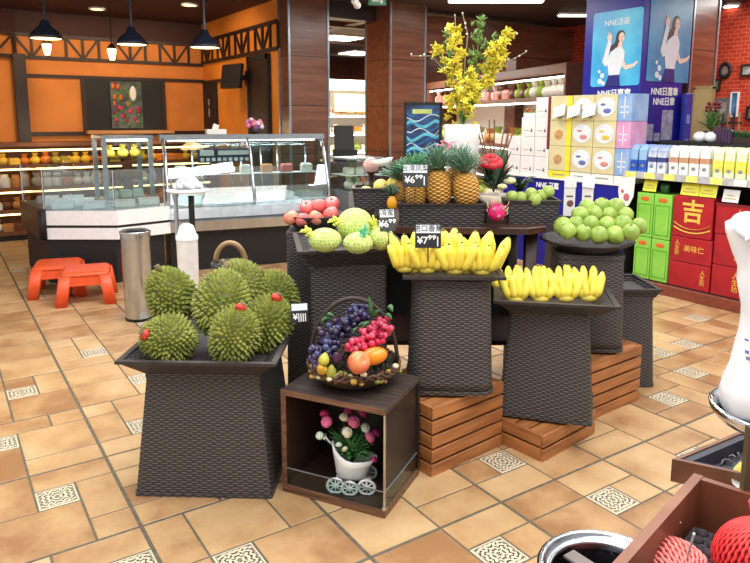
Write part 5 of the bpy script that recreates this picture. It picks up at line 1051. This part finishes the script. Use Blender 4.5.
# face towards the aisle (-x): local x right = -world y
ya, yb = onX(592,60,AX0).y, onX(641,60,AX0).y; zb, zt_ = pz(615,86,AX0), pz(620,10,AX0); cy = (ya+yb)/2
pl_ = thing('poster','bright blue poster of a person in white blouse on the left column face','poster',(AX0-.001,cy,0),-PI/2)
w = abs(ya-yb); obj('poster_panel', MB().poly(rr2(-w/2,w/2,zb,zt_),.004,M=TM((0,-.0045,0))), M_sky, pl_)
person_art(pl_, (.0,-.0055,zb), 0, (zt_-zb)*.74, 0); text('NNE活嘉', .07, M_white, pl_, (.0,-.006,zt_-.11)); text('NNE日嘉章', .075, M_white, ac, (-hx-.002,cy-(AY0+AY1)/2,zb-.07), (0,0,-PI/2), bold=.002)
xa, xb = onY(647,60,AY0).x, onY(689,60,AY0).x; zb2, zt2 = onY(665,82,AY0).z, min(CZ-.05,onY(665,2,AY0).z); cx = (xa+xb)/2; w = xb-xa
pr = thing('poster','teal poster of a person in white blouse on the right column face','poster',(cx,AY0-.001,0),0)
obj('poster_panel', MB().poly(rr2(-w/2,w/2,zb2,zt2+.1,.01),.004,M=TM((0,-.0045,0))), M_sky2, pr); person_art(pr, (.02,-.0055,zb2), 0, (zt2-zb2)*.86, 1)
for i,py in enumerate((92,102)): text(('NNE日嘉章','NNE日章')[i], .085, M_white, ac, (cx-(AX0+AX1)/2-.03,-hy-.002,onY(663,py,AY0).z), bold=.002)
for px0,px1,py0,py1 in ((645,653,124,141),(661,672,110,140),(654,660,133,141)):
    a_,b2 = onY(px0,130,AY0),onY(px1,130,AY0); obj('printed_can', MB().poly(rr2(a_.x-(AX0+AX1)/2,b2.x-(AX0+AX1)/2,onY(px0,py1,AY0).z,onY(px0,py0,AY0).z,.012),.0008), mat('can print',(176,182,200),.4,c2=(120,126,170),scale=14), ac, (0,-hy-.001,0))
sd = thing('bottle_standee','narrow blue standee with pale bottles right of the blue column','standee',(6.22,3.86,0))
obj('panel', MB().bx(-.09,.16,-.02,.02,0,1.75,bev=.004), mat('standee blue',(30,60,170),.4), sd)
for i in range(4): obj('printed_bottle', MB().bx(-.05+(i%2)*.1,.0+(i%2)*.1,-.0215,-.02,1.22+.12*i,1.31+.12*i), mat('bottle print',(120,160,226),.4), sd)
obj('foot', MB().bx(-.12,.2,-.12,.12,0,.015), M_black, sd)
# ------------------------------------------------------------------ brick wall frames, dark ledge with plants
def frame(px0,px1,py0,py1,label,fm_,inn,name='picture_frame',oval=False):
    X = 8.0; a_,b2 = onX(px0,(py0+py1)/2,X),onX(px1,(py0+py1)/2,X); z0,z1 = pz((px0+px1)/2,py1,X),pz((px0+px1)/2,py0,X); w = a_.y-b2.y; h = z1-z0
    t = thing(name,label,'frame',(X,(a_.y+b2.y)/2,(z0+z1)/2),-PI/2)
    if oval:
        obj('rim', MB().loft([[(w/2*k*math.cos(i*PI/12),y,h/2*k*math.sin(i*PI/12)) for i in range(24)] for k,y in ((1,-.001),(1,-.03),(.8,-.035),(.55,-.02))],True,False,False), fm_, t); obj('plate', MB().loft([[(w/2*k*math.cos(i*PI/12),-.016,h/2*k*math.sin(i*PI/12)) for i in range(24)] for k in (.6,.02)],True,False,True), inn, t)
    else:
        q = min(w,h)*.14; mb = MB()
        mb.bx(-w/2,w/2,-.03,-.001,-h/2,-h/2+q).bx(-w/2,w/2,-.03,-.001,h/2-q,h/2).bx(-w/2,-w/2+q,-.03,-.001,-h/2+q,h/2-q).bx(w/2-q,w/2,-.03,-.001,-h/2+q,h/2-q); obj('frame', mb, fm_, t)
        obj('print', MB().bx(-w/2+q,w/2-q,-.018,-.001,-h/2+q,h/2-q), inn, t)
frame(709,721,79,91,'small dark square frame with a green picture on the brick wall',M_dbrown,mat('green picture',(150,170,130),.4,c2=(60,96,60),scale=20))
frame(720,732,62,79,'dark oval plate frame on the brick wall',M_black,mat('oval picture',(150,130,120),.4),'oval_frame',True)
frame(742,758,64,76,'dark frame with pale picture at the right edge of the brick wall',M_dbrown,mat('pale picture',(190,186,176),.4,c2=(120,130,120),scale=14))
frame(731,739,92,117,'tall white frame with a blue picture on the brick wall',M_white,mat('blue picture',(110,150,190),.4,c2=(70,110,160),scale=14))
frame(717,730,98,122,'grey framed picture left of the tall white frame on the brick wall',M_steel2,mat('grey picture',(190,180,176),.4,c2=(150,140,140),scale=14))
frame(747,760,106,120,'dark frame low at the right edge of the brick wall',M_black,mat('brown picture',(120,100,90),.4))
lg = tag(obj('back_ledge', MB().bx(-.3,1.55,.0,.5,0,1.3,bev=.004), M_shblk, None, RP(-.35,.46,0), (0,0,RZ)), 'dark cabinet behind the milk cartons carrying plants','cabinet')
def on_ledge(px, ly=.6): a_ = onX(px,135,SX+ly); return Vector((a_.x,a_.y,1.301))
pl2 = thing('potted_plant','bushy green potted plant behind the milk cartons before the brick wall','plant',on_ledge(711))
obj('pot', MB().lathe([(.05,0),(.07,.1),(.06,.1),(0,.08)],16,cap0=True), M_dbrown, pl2); mb = MB(); rnd = random.Random(21)
for i in range(90): a = rnd.uniform(0,6.28); r = rnd.uniform(.02,.13); mb.blade((0,0,.1),(r*math.cos(a),r*math.sin(a),rnd.uniform(.12,.3)),.013,(0,0,.02),mi=i%2)
obj('foliage', mb, [mat('olive leaves',(110,120,60),.5,var=.3,scale=30),M_leaf], pl2); mb = MB()
for i in range(12): a = i*2.4; r = .05; mb.sphere(.02,(r*math.cos(a),r*math.sin(a),.28+.03*(i%3)),sub=1)
obj('dark_red_blooms', mb, mat('dark red bloom',(110,24,34),.5), pl2)
for i,(px,lb) in enumerate(((700,'left of two white round vases behind the milk cartons'),(711,'right of two white round vases behind the milk cartons'))):
    t = thing('round_vase','small '+lb,'vase',on_ledge(px,.5)); obj('body', MB().lathe([(.02,0),(.05,.02),(.058,.05),(.045,.08),(.018,.095),(.012,.09),(0,.05)],20,cap0=True), M_white, t); obj('dark_mouth', MB().cyl(.015,.004,(0,0,.09),n=12), M_black, t)
t = thing('purple_planter','dark purple slatted planter right of the white round vases','planter',on_ledge(726,.55),RZ); obj('box', MB().bx(-.08,.08,-.06,.06,0,.1,bev=.004), mat('dark purple',(64,40,72),.6), t)
for i in range(6): obj('slat', MB().bx(-.078+i*.027,-.062+i*.027,-.066,-.06,0,.14), mat('dark purple',(64,40,72),.6), t)
obj('greens', MB().sphere(.07,(0,0,.09),sc=(1,.7,.5),sub=2), M_dleaf, t)
t = thing('green_planter','low green planter at the right edge behind the milk cartons','planter',on_ledge(743,.55),RZ); obj('box', MB().bx(-.12,.12,-.05,.05,0,.05), M_dbrown, t); mb = MB(); rnd = random.Random(30)
for i in range(40): a = rnd.uniform(0,6.28); x = rnd.uniform(-.1,.1); mb.blade((x,0,.04),(x+.04*math.cos(a),.05*math.sin(a),rnd.uniform(.07,.12)),.01)
obj('greens', mb, M_leaf, t)
t = thing('candle_rack','row of slim dark candle holders below the grey frame','candle holder',on_ledge(727,.85),RZ); obj('bar', MB().bx(-.12,.12,-.01,.01,.0,.03).bx(-.12,.12,-.01,.01,.16,.18), M_dbrown, t)
for i in range(5): obj('candle', MB().cyl(.012,.26,(-.1+i*.05,0,.13),n=8), M_dbrown if i%2 else mat('tan candle',(170,120,80),.5), t)
t = thing('cane_screen','tan woven cane screen between the brown pillar and the plant','screen',on_ledge(701,.88),RZ); obj('cane_panel', MB().bx(-.09,.09,-.01,.01,.0,.5,bev=.004), wicker('tan cane',(196,166,110),(110,84,50),rows=.03,cols=.03), t); obj('frame_rail', MB().bx(-.1,.1,-.014,.014,.48,.51).bx(-.1,-.085,-.014,.014,0,.5).bx(.085,.1,-.014,.014,0,.5), mat('cane rail',(170,140,90),.5), t)
# ------------------------------------------------------------------ produce coolers further back
def cooler(label, loc, rz, L_, zs, h, where, pats, m, sc=1.75):
    t = rack('produce_cooler', label, loc, rz, L_, .6, zs, h, m, lamp=2, hood=.1)
    obj('white_lining', MB().bx(-L_/2+.02,L_/2-.02,.26,.278,.1,h-.1), M_white, t)
    for z,p_ in zip(zs,pats): stock(loc, rz, -L_/2+.1, L_/2-.1, -.12, z, p_, f'{where[zs.index(z)]}', step=.15, sc=sc)
    return t
ML = mat('cooler brown panel',(104,62,44),.4)
e0 = LW(2.11,7.5); dirv = Vector((math.sin(R(18.4)),math.cos(R(18.4)),0)); c_ = e0+dirv*2.35+Vector((dirv.y,-dirv.x,0))*.3
cooler('long brown wall cooler of bright produce behind the orchids', (c_.x,c_.y,0), R(-90-18.4), 4.6, [.35,.75,1.15,1.74], 2.12, ['the lowest shelf of the long brown cooler','the second shelf of the long brown cooler','the third shelf of the long brown cooler','the top shelf of the long brown cooler'], [[('bag',5),('tray',3)],[('bag',5),('bag',3),('tray',6)],[('tray',3),('bag',5),('bag',2)],[('bag',3),('bag',5),('tray',6),('bag',3),('bag',4)]], ML)
cooler('lit wall cooler seen between the two brown pillars', (6.0,10.4,0), 0, 2.0, [.3,.62,.94,1.26,1.58], 2.15, [f'the {w_} shelf of the cooler between the pillars' for w_ in ('lowest','second','third','fourth','top')], [[('tray',2),('bag',1)],[('bag',3),('tray',4)],[('bag',5),('tray',3)],[('tray',1),('bag',3)],[('bag',0),('tray',3),('bag',6)]], mat('cooler pale panel',(206,200,186),.4), 1.2)
sgn = thing('lit_header','bright cream lit header on the cooler between the pillars','sign',(6.0,10.04,0)); obj('light_box', MB().bx(-1.0,1.0,0,.05,1.98,2.16,bev=.004), mat('lit header',(250,240,210),.5,emit=(255,244,214),es=1.1), sgn)
tag(obj('cream_sign', MB().bx(-.32,.34,-.03,0,1.62,1.92,bev=.004), mat('lit cream sign',(240,222,150),.5,emit=(250,226,150),es=.6), None, (6.1,10.05,0)), 'cream yellow lit sign on the cooler between the pillars','sign')
# dark monitor and glass counter between the pillars
mp = LW((344-375)/F*8.15,8.15); t = thing('cash_register','black cash register monitor between the pillars','register',(mp.x,mp.y,0),VA+R(10)); mz = 1.5-(137-118)/F*8.1
obj('screen', MB().box((.24,.03,.3),(0,0,mz+.0),(R(-10),0,0),bev=.006), M_black, t); obj('printer', MB().bx(-.12,.16,-.05,.18,mz-.28,mz-.14,bev=.008), M_black, t); obj('neck', MB().bx(-.03,.03,.02,.05,mz-.15,mz), M_black, t)
tag(obj('register_desk', MB().bx(-.2,.2,-.06,.3,0,mz-.282,bev=.004), mat('desk brown',(70,44,34),.5), None, (mp.x,mp.y,0), (0,0,VA+R(10))), 'brown desk under the black cash register','desk')
gp = Vector((3.82,6.0,0)); t = thing('glass_display_counter','small glass display counter right of the long counter','counter',(gp.x,gp.y,0),0)
obj('base_cabinet', MB().bx(-.2,.24,0,.4,0,.74,bev=.004), mat('grey counter base',(120,122,124),.4), t); obj('glass_case', MB().bx(-.2,.24,0,.4,  .742,1.07), M_glass, t); obj('top_rim', MB().bx(-.21,.25,-.01,.41,1.07,1.09,bev=.003), M_steel2, t); obj('shelf', MB().bx(-.19,.23,.02,.39,.9,.906), M_white, t)
stock((gp.x,gp.y,0),0,-.17,.22,.16,.743,[('bag',3),('tray',4)],'the floor of the small glass display counter'); stock((gp.x,gp.y,0),0,-.17,.22,.16,.907,[('tray',3),('bag',2)],'the shelf of the small glass display counter',sc=.9)
# hanging sign and ceiling speaker by the second pillar, ceiling strips
p = D(377,3,7.4); t = thing('exit_sign','green hanging sign at the top of the reddish pillar','sign',(p.x,p.y,p.z),VA+R(8)); obj('panel', MB().bx(-.1,.1,-.02,.02,-.03,.07,bev=.003), mat('sign frame',(40,60,50),.4), t); obj('face', MB().bx(-.09,.09,-.0215,-.02,-.02,.06), mat('sign green',(36,104,70),.4,emit=(60,190,120),es=.1), t); obj('pictogram', MB().bx(-.06,.02,-.0225,-.0214,.01,.03).bx(.03,.06,-.0225,-.0214,-.005,.045), M_offw, t); obj('hanger', MB().cyl(.005,CZ-p.z-.07,(0,0,(CZ-p.z+.07)/2),n=6), M_steel, t)
p = D(357,5,7.2); tag(obj('ceiling_camera', MB().sphere(.04,(0,0,0),sub=2).cyl(.02,.16,(0,0,.1),n=12).box((.14,.06,.06),(-.03,-.03,.01),(0,R(20),R(30)),bev=.015), M_white, None, (p.x,p.y,p.z)), 'white security camera high beside the reddish pillar','camera')
def strip(pts, label, L_=1.2, w=.09, rz=0):
    p = Z(*pts, CZ-.03); t = thing('ceiling_light', label, 'light', (p.x,p.y,CZ-.001), rz, 'ceiling lights'); obj('housing', MB().bx(-L_/2,L_/2,-w/2-.02,w/2+.02,-.03,0,bev=.004), M_white, t); obj('diffuser', MB().bx(-L_/2+.02,L_/2-.02,-w/2,w/2,-.045,-.03,bev=.004), M_lamp, t)
strip((574,15),'ceiling light strip left of the blue column',.42,.1,VA); strip((741,6),'ceiling light strip above the brick wall',.4,.1,VA); strip((496,1),'long ceiling light strip above the orchids',1.1,.1,VA); strip((341,38),'near square ceiling light between the pillars',.6,.5); strip((358,53),'far square ceiling light between the pillars',.6,.6)
beam = MB()
for y in (8.4,10.2,12.2): beam.bx(3.6,8.5,y,y+.14,CZ-.07,CZ)
beam.bx(5.0,5.15,7.2,13.8,CZ-.05,CZ)
struct('beam_1', beam, [mat('ceiling beam',(86,70,60),.6)])
# ------------------------------------------------------------------ foreground at the right: bag on chrome dish, crates, nets, bin
dp_ = 1.62; dz = CH-(408-118)/F*dp_; dc = D(782,407,dp_); dz = dc.z
sc_ = thing('chrome_dish_stand','round chrome dish on a post at the right edge of the picture','stand',(dc.x,dc.y,0),VA)
obj('dish', MB().lathe([(0,dz-.03),(.11,dz-.03),(.145,dz-.024),(.158,dz-.004),(.164,dz),(.17,dz-.006),(.166,dz-.022),(.15,dz-.04),(.1,dz-.046),(0,dz-.046)],40), mat('polished chrome',(206,210,216),.12,metal=1,var=.03), sc_)
obj('post', MB().cyl(.03,dz-.05,(.13,0,(dz-.045)/2),n=16), M_steel, sc_); obj('base', MB().lathe([(.06,0),(.06,.015),(.03,.03)],24,loc=(.13,0,0),cap0=True), M_steel, sc_)
bz = dz-.028
M_bag2 = mat('thin white plastic film',(236,238,244),.35,var=.02,scale=9)
prof = [(.12,0),(.138,.02),(.132,.07),(.118,.13),(.112,.18),(.104,.23),(.104,.28),(.118,.34),(.116,.38),(.128,.42),(.146,.48),(.15,.5)]
def crinkle(prof, n=44):
    rings = []; rnd = random.Random(3); ph = [rnd.uniform(0,6.28) for _ in range(6)]
    for j,(r,z) in enumerate(prof): rings.append([((r*(1+.02*math.sin(3*a+ph[0]+j*.5)+.018*math.sin(7*a+ph[1]-j*.8)+.01*math.sin(13*a+j)))*math.cos(a),(r*(1+.02*math.sin(3*a+ph[0]+j*.5)+.018*math.sin(7*a+ph[1]-j*.8)+.01*math.sin(13*a+j)))*math.sin(a),z+.01*math.sin(5*a+j)) for a in [2*PI*i/n for i in range(n)]])
    return rings
bc = Vector((dc.x,dc.y,bz+.005))-_rt*.012
bg = thing('plastic_bag_roll','white plastic carrier bags with blue print standing on the chrome dish','bag',bc,VA)
obj('bag_body', MB().loft(crinkle(prof),True,True,True), M_bag2, bg)
M_bpr = mat('faded blue print',(120,132,190),.5)
for a0,z,n in ((198,.215,5),(200,.185,8),(202,.17,6)):
    for i in range(n):
        a = R(a0+i*8); r = .123; obj('printed_mark', MB().box((.011,.0016,.008 if z < .2 else .005),(r*math.cos(a),r*math.sin(a),z-.002*i),(0,0,a+PI/2)), M_bpr, bg)
obj('bag_flap', MB().blade((-.08,-.06,.33),(-.1,-.08,.22),.03,(-.015,-.02,0)), M_bag2, bg); obj('bag_handle', MB().blade((-.1,0,.49),(-.15,-.05,.465),.05,(0,0,.02)), M_bag2, bg)
# walnut framed crate with dark lattice lining
k1 = D(672,459,1.78); cz1 = k1.z
cw,cd,chh = .31,.31,.068
def under(label, x, y, rz, w, d, z): 
    t = thing('support_stand', label, 'stand', (x,y,0), rz); obj('body', MB().bx(-w/2,w/2,-d/2,d/2,0,z,bev=.004), M_black, t); return t
_e = Z(743,474,cz1)-k1; _e.z = 0; bu = _e.normalized(); _e = Z(735,433,cz1)-k1; _e.z = 0; bv = _e.normalized()
z0 = cz1-chh; BW, BD, q = .27, .33, .013
def quadbox(p, u, v, lu, lv, z0, z1):
    a_ = [p, p+u*lu, p+u*lu+v*lv, p+v*lv]; return [[(k.x,k.y,z0) for k in a_],[(k.x,k.y,z1) for k in a_]]
zero = Vector((0,0,0))
def slab(p, u, v, lu, lv, za, zb): return MB().loft(quadbox(p,u,v,lu,lv,za,zb),True,True,True,smooth=False)
t = thing('produce_box','shallow walnut framed angled box with slate lining under the white bag','box',(k1.x,k1.y,z0)); M_pb = mat('box walnut',(128,86,62),.45,c2=(96,62,46),scale=9)
obj('front_board', slab(zero,bu,bv,BW,q,0,chh), M_pb, t); obj('left_board', slab(bv*q,bu,bv,q,BD-2*q,0,chh), M_pb, t); obj('back_board', slab(bv*(BD-q),bu,bv,BW,q,0,chh), M_pb, t); obj('right_board', slab(bv*q+bu*(BW-q),bu,bv,q,BD-2*q,0,chh), M_pb, t)
def ringq(k, z): i = (bu+bv)*k; return [(p.x,p.y,z) for p in (i, bu*(BW-k)+bv*k, bu*(BW-k)+bv*(BD-k), bu*k+bv*(BD-k))]
obj('lining', MB().loft([ringq(q+.001,chh-.004),ringq(q+.022,chh-.007),ringq(q+.03,.024)],True,False,True,smooth=False), mat('slate lining',(54,54,68),.5), t)
la = MB(); rnd = random.Random(51)
for i in range(60):
    p = bu*rnd.uniform(.05,BW-.05)+bv*rnd.uniform(.05,BD-.05); an = rnd.uniform(0,3); d_ = Vector((math.cos(an),math.sin(an),0))*.012; la.tube([p-d_+Vector((0,0,.028)),p+Vector((0,0,.034+.006*rnd.random())),p+d_+Vector((0,0,.028))],.0028,5)
o = obj('shredded_paper', la, mat('grey shredded paper',(150,146,148),.6,c2=(60,58,66),scale=60), t); o['kind'] = 'stuff'
s_ = thing('support_stand','dark stand under the shallow walnut framed box','stand',(k1.x,k1.y,0)); obj('body', slab((bu+bv)*.05,bu,bv,BW-.1,BD-.1,0,z0-.001), M_black, s_)
lp_ = D(748,462,1.72); tag(obj('lemon', MB().lathe([(0,-.036),(.008,-.032),(.026,-.016),(.028,.008),(.016,.027),(.006,.034),(0,.036)],16), mat('pale lemon',(240,226,120),.4), None, (lp_.x+.0,lp_.y,z0+.062), (R(80),0,.4)), 'pale yellow lemon at the right edge inside the slate lined box','lemon')
tag(obj('paper_liner', MB().loft([[(.05*math.cos(a)*k,.04*math.sin(a)*k,.012*k) for a in [2*PI*i/14 for i in range(14)]] for k in (.2,.7,1)],True,True), M_offw, None, (lp_.x-.03,lp_.y-.02,z0+.036), (0,0,.3)), 'white paper liner below the lemon in the slate lined box','paper')
# walnut trough with red and pink netted fruit
dT = 1.36; zT = CH-(473-118)/F*dT
apex = D(694,473,dT); wr = Z(742,488,apex.z)-apex; wr.z = 0; wx_ = wr.normalized()
lf_ = Z(612,563,apex.z-.0)-apex; lf_.z = 0; ly_ = lf_.normalized()
TL = lf_.length+.25; TW_ = .46; th_ = .016; TH = .18; zb_ = apex.z-TH
tr2 = thing('fruit_trough','open walnut trough lined with dark foam in the right foreground','trough',(apex.x,apex.y,zb_),0)
def quadbox(p, u, v, lu, lv, z0, z1): # slab spanned by u, v from p
    a_ = [p, p+u*lu, p+u*lu+v*lv, p+v*lv]; return [[(q.x,q.y,z0) for q in a_],[(q.x,q.y,z1) for q in a_]]
zero = Vector((0,0,0))
inw = wx_; sdir = ly_
M_tw = mat('trough wood',(136,88,62),.45,c2=(112,68,48),scale=7)
obj('left_board', MB().loft(quadbox(zero, sdir, inw, TL, th_*1.2, 0, TH),True,True,True,smooth=False), M_tw, tr2)
obj('back_board', MB().loft(quadbox(zero+inw*th_*1.2, inw, sdir, TW_, th_, 0, TH-.002),True,True,True,smooth=False), M_tw, tr2)
obj('right_board', MB().loft(quadbox(zero+inw*(TW_+th_*1.2), inw, sdir, th_, TL, 0, TH),True,True,True,smooth=False), M_tw, tr2)
obj('front_board', MB().loft(quadbox(sdir*TL, inw, sdir, TW_+.03, th_, 0, TH),True,True,True,smooth=False), M_tw, tr2)
obj('bottom_board', MB().loft(quadbox(zero+inw*.01+sdir*.01, inw, sdir, TW_, TL-.01, 0, .012),True,True,True,smooth=False), M_tw, tr2)
obj('screw', MB().sphere(.003,(inw*(th_*1.2)+sdir*.13+Vector((0,0,.13))),sub=1), M_steel, tr2)
fo = MB(); rnd = random.Random(5)
fo.loft(quadbox(inw*.03+sdir*.075, inw, sdir, TW_-.03, TL-.09, .012, .1),True,True,True,smooth=False)
for i in range(13):
    for j in range(16):
        p = inw*(.05+.031*i)+sdir*(.09+.031*j)
        if (.09+.031*j) < TL-.03: fo.sphere(.0155,(p.x,p.y,.1),sc=(1,1,.6),sub=1)
obj('foam_liner', fo, mat('dark foam',(50,46,54),.85,var=.3,scale=60), tr2)
ctr = inw*(TW_/2)+sdir*(TL/2)+Vector((apex.x,apex.y,0)); sp2 = MB().loft(quadbox(inw*.05+sdir*.05, inw, sdir, TW_-.09, TL-.1, 0, 1),True,True,True,smooth=False)
t = thing('support_stand','dark stand under the walnut trough','stand',(apex.x,apex.y,0),0); obj('body', MB().loft(quadbox(inw*.16+sdir*.06, inw, sdir, TW_-.22, TL-.12, 0, zb_-.001),True,True,True,smooth=False), M_black, t)
def netfruit(label, p, r, m, m2, knot, sc=(1,1,1), name='netted_fruit'):
    t = thing(name,label,'fruit',p,VA); obj('fruit', MB().sphere(r*.96,sc=sc,sub=4), m2, t); n = MB(); K = 46
    for k in range(K):
        a0 = 2*PI*k/K
        n.tube([(r*1.0*math.sin(th)*math.cos(a0+.022*math.sin(th*30+k*PI))*sc[0],r*1.0*math.sin(th)*math.sin(a0+.022*math.sin(th*30+k*PI))*sc[1],r*1.0*math.cos(th)*sc[2]) for th in [PI*(.06+.88*i/52) for i in range(53)]],r*.042,5)
    obj('foam_net', n, m, t)
    if knot: 
        kb = MB()
        for i in range(10): a = i*.63; kb.tube([(.012*math.cos(a),.012*math.sin(a),r*.93*sc[2]),(.02*math.cos(a),.02*math.sin(a),r*sc[2]+.018),(.026*math.cos(a+.3),.03*math.sin(a+.3),r*sc[2]+.035+.01*(i%3))],.006,5)
        kb.sphere(.022,(0,0,r*sc[2]+.008),sub=2); obj('net_knot', kb, m, t)
    return t
pr1 = D(761,566,1.16); netfruit('bright red foam netted fruit with a tied top knot at the lower right corner', pr1, .085, mat('red foam net',(232,66,64),.6,c2=(206,40,46),scale=40), mat('red fruit',(196,30,40),.45), True)
pr2 = D(671,585,1.17); netfruit('pale pink foam netted fruit at the bottom of the picture in the trough', pr2, .085, mat('pink foam net',(240,150,142),.6,c2=(232,112,110),scale=40), mat('pink fruit',(216,110,100),.45), False, (1.0,1,.85)).rotation_euler = (R(62),0,VA)
tag(obj('price_stake', MB().cyl(.0022,.13,(0,0,0),(R(20),R(-30),0),6), M_offw, None, D(690,548,1.12)), 'thin white plastic stake leaning across the pink netted fruit','stake')
tag(obj('foreground_post', MB().bx(-.012,.012,-.008,.008,0,1), mat('olive brown post',(84,72,52),.5), None, Vector((D(749,470,1.3).x,D(749,470,1.3).y,0)), (0,0,VA)), 'slim olive brown post at the right edge beside the red netted fruit','post').scale = (1,1,CH-(440-118)/F*1.3)
# round stainless bin at the bottom edge
bzr = .6; bb = Z(609,570,bzr); rb = .135
t = thing('round_bin','round stainless bin with dark opening at the bottom edge of the picture','bin',(bb.x,bb.y,0),VA)
obj('body', MB().lathe([(rb*.86,0),(rb*.88,.01),(rb*.97,bzr-.05),(rb,bzr-.03)],40,cap0=True), M_steel, t)
obj('rim', MB().lathe([(rb,bzr-.035),(rb*1.04,bzr-.02),(rb*1.05,bzr-.005),(rb*1.0,bzr),(rb*.93,bzr-.004),(rb*.9,bzr-.02),(rb*.86,bzr-.012),(rb*.83,bzr-.02),(rb*.8,bzr-.06)],40), mat('dull chrome',(150,154,162),.2,metal=1), t)
obj('dark_liner', MB().lathe([(rb*.82,bzr-.03),(rb*.78,bzr-.3),(0,bzr-.3)],32), mat('black bin liner',(26,26,32),.4), t)
obj('swing_bar', MB().box((.035,rb*1.5,.008),(.0,0,bzr-.022),(0,0,R(35)),bev=.002), mat('brown grey bar',(110,98,96),.4), t)
# ------------------------------------------------------------------ light
def area(name, loc, size, sy, e, col=(1,.97,.93), rot=(0,0,0)):
    l = bpy.data.lights.new(name,'AREA'); l.shape = 'RECTANGLE'; l.size = size; l.size_y = sy; l.energy = e; l.color = col
    o = bpy.data.objects.new(name,l); COL.objects.link(o); o.location = loc; o.rotation_euler = rot; return o
def spot(name, loc, to, e, col, ang=70, r=.1):
    l = bpy.data.lights.new(name,'SPOT'); l.energy = e; l.color = col; l.spot_size = R(ang); l.spot_blend = .6; l.shadow_soft_size = r
    o = bpy.data.objects.new(name,l); COL.objects.link(o); o.location = loc; o.rotation_euler = (Vector(to)-Vector(loc)).to_track_quat('-Z','Y').to_euler(); return o
def point(name, loc, e, col, r=.1):
    l = bpy.data.lights.new(name,'POINT'); l.energy = e; l.color = col; l.shadow_soft_size = r
    o = bpy.data.objects.new(name,l); COL.objects.link(o); o.location = loc; return o
area('ceiling_panel_front', (.7,.9,2.82), 2.0, 1.6, 52); area('ceiling_panel_middle', (2.6,1.2,2.82), 2.0, 1.6, 40)
area('ceiling_panel_display', (1.9,3.6,2.8), 1.6, .5, 34); area('ceiling_panel_aisle', (4.3,2.6,2.8), .6, 2.0, 40); area('ceiling_panel_left', (.2,3.8,2.8), 1.2, 1.0, 36)
area('ceiling_panel_counter', (1.9,4.5,2.8), 1.6, .5, 34); area('ceiling_panel_far', (6.0,8.6,2.66), 2.4, 1.4, 130); area('ceiling_panel_cooler', (5.6,9.6,2.66), 1.5, .5, 60); area('ceiling_panel_brick', (7.45,3.2,2.8), .5, 1.8, 40)
area('counter_tube', (2.74,6.58,1.27), 1.5, .05, 9, (.95,.98,1), (0,0,CTR)); area('cabinet_tube', (1.6,6.9,1.27), .36, .05, 3, (.95,.98,1))
area('pillar_fill', (4.3,5.3,2.8), 1.4, .4, 40)  # added fill light to brighten the brown pillars, no fixture behind it
for x in (1.3,2.1,2.9): spot('wall_spot', (x,8.5,2.8), (x,9.8,1.9), 34, (1,.72,.42), 95)
spot('side_wall_spot', (2.3,8.0,2.8), (3.42,8.2,1.9), 34, (1,.74,.45), 100)
spot('left_wall_spot', (.3,8.3,2.8), (.4,9.6,1.9), 24, (1,.72,.42), 95)
point('rack_glow', (1.2,8.95,1.35), 5, (1,.8,.45)); point('rack_glow', (2.6,8.95,1.35), 4, (1,.8,.45))
w = bpy.data.worlds.new('world'); SC.world = w; w.use_nodes = True; w.node_tree.nodes['Background'].inputs[0].default_value = (1,.98,.95,1); w.node_tree.nodes['Background'].inputs[1].default_value = .75
vs = SC.view_settings; vs.view_transform = 'Standard'; vs.look = 'None'; vs.gamma = 1; vs.use_curve_mapping = False; vs.exposure = .22
SC.cycles.use_denoising = True; SC.cycles.max_bounces = 8; SC.cycles.transparent_max_bounces = 16; SC.cycles.caustics_reflective = False; SC.cycles.caustics_refractive = False; SC.cycles.sample_clamp_indirect = 6
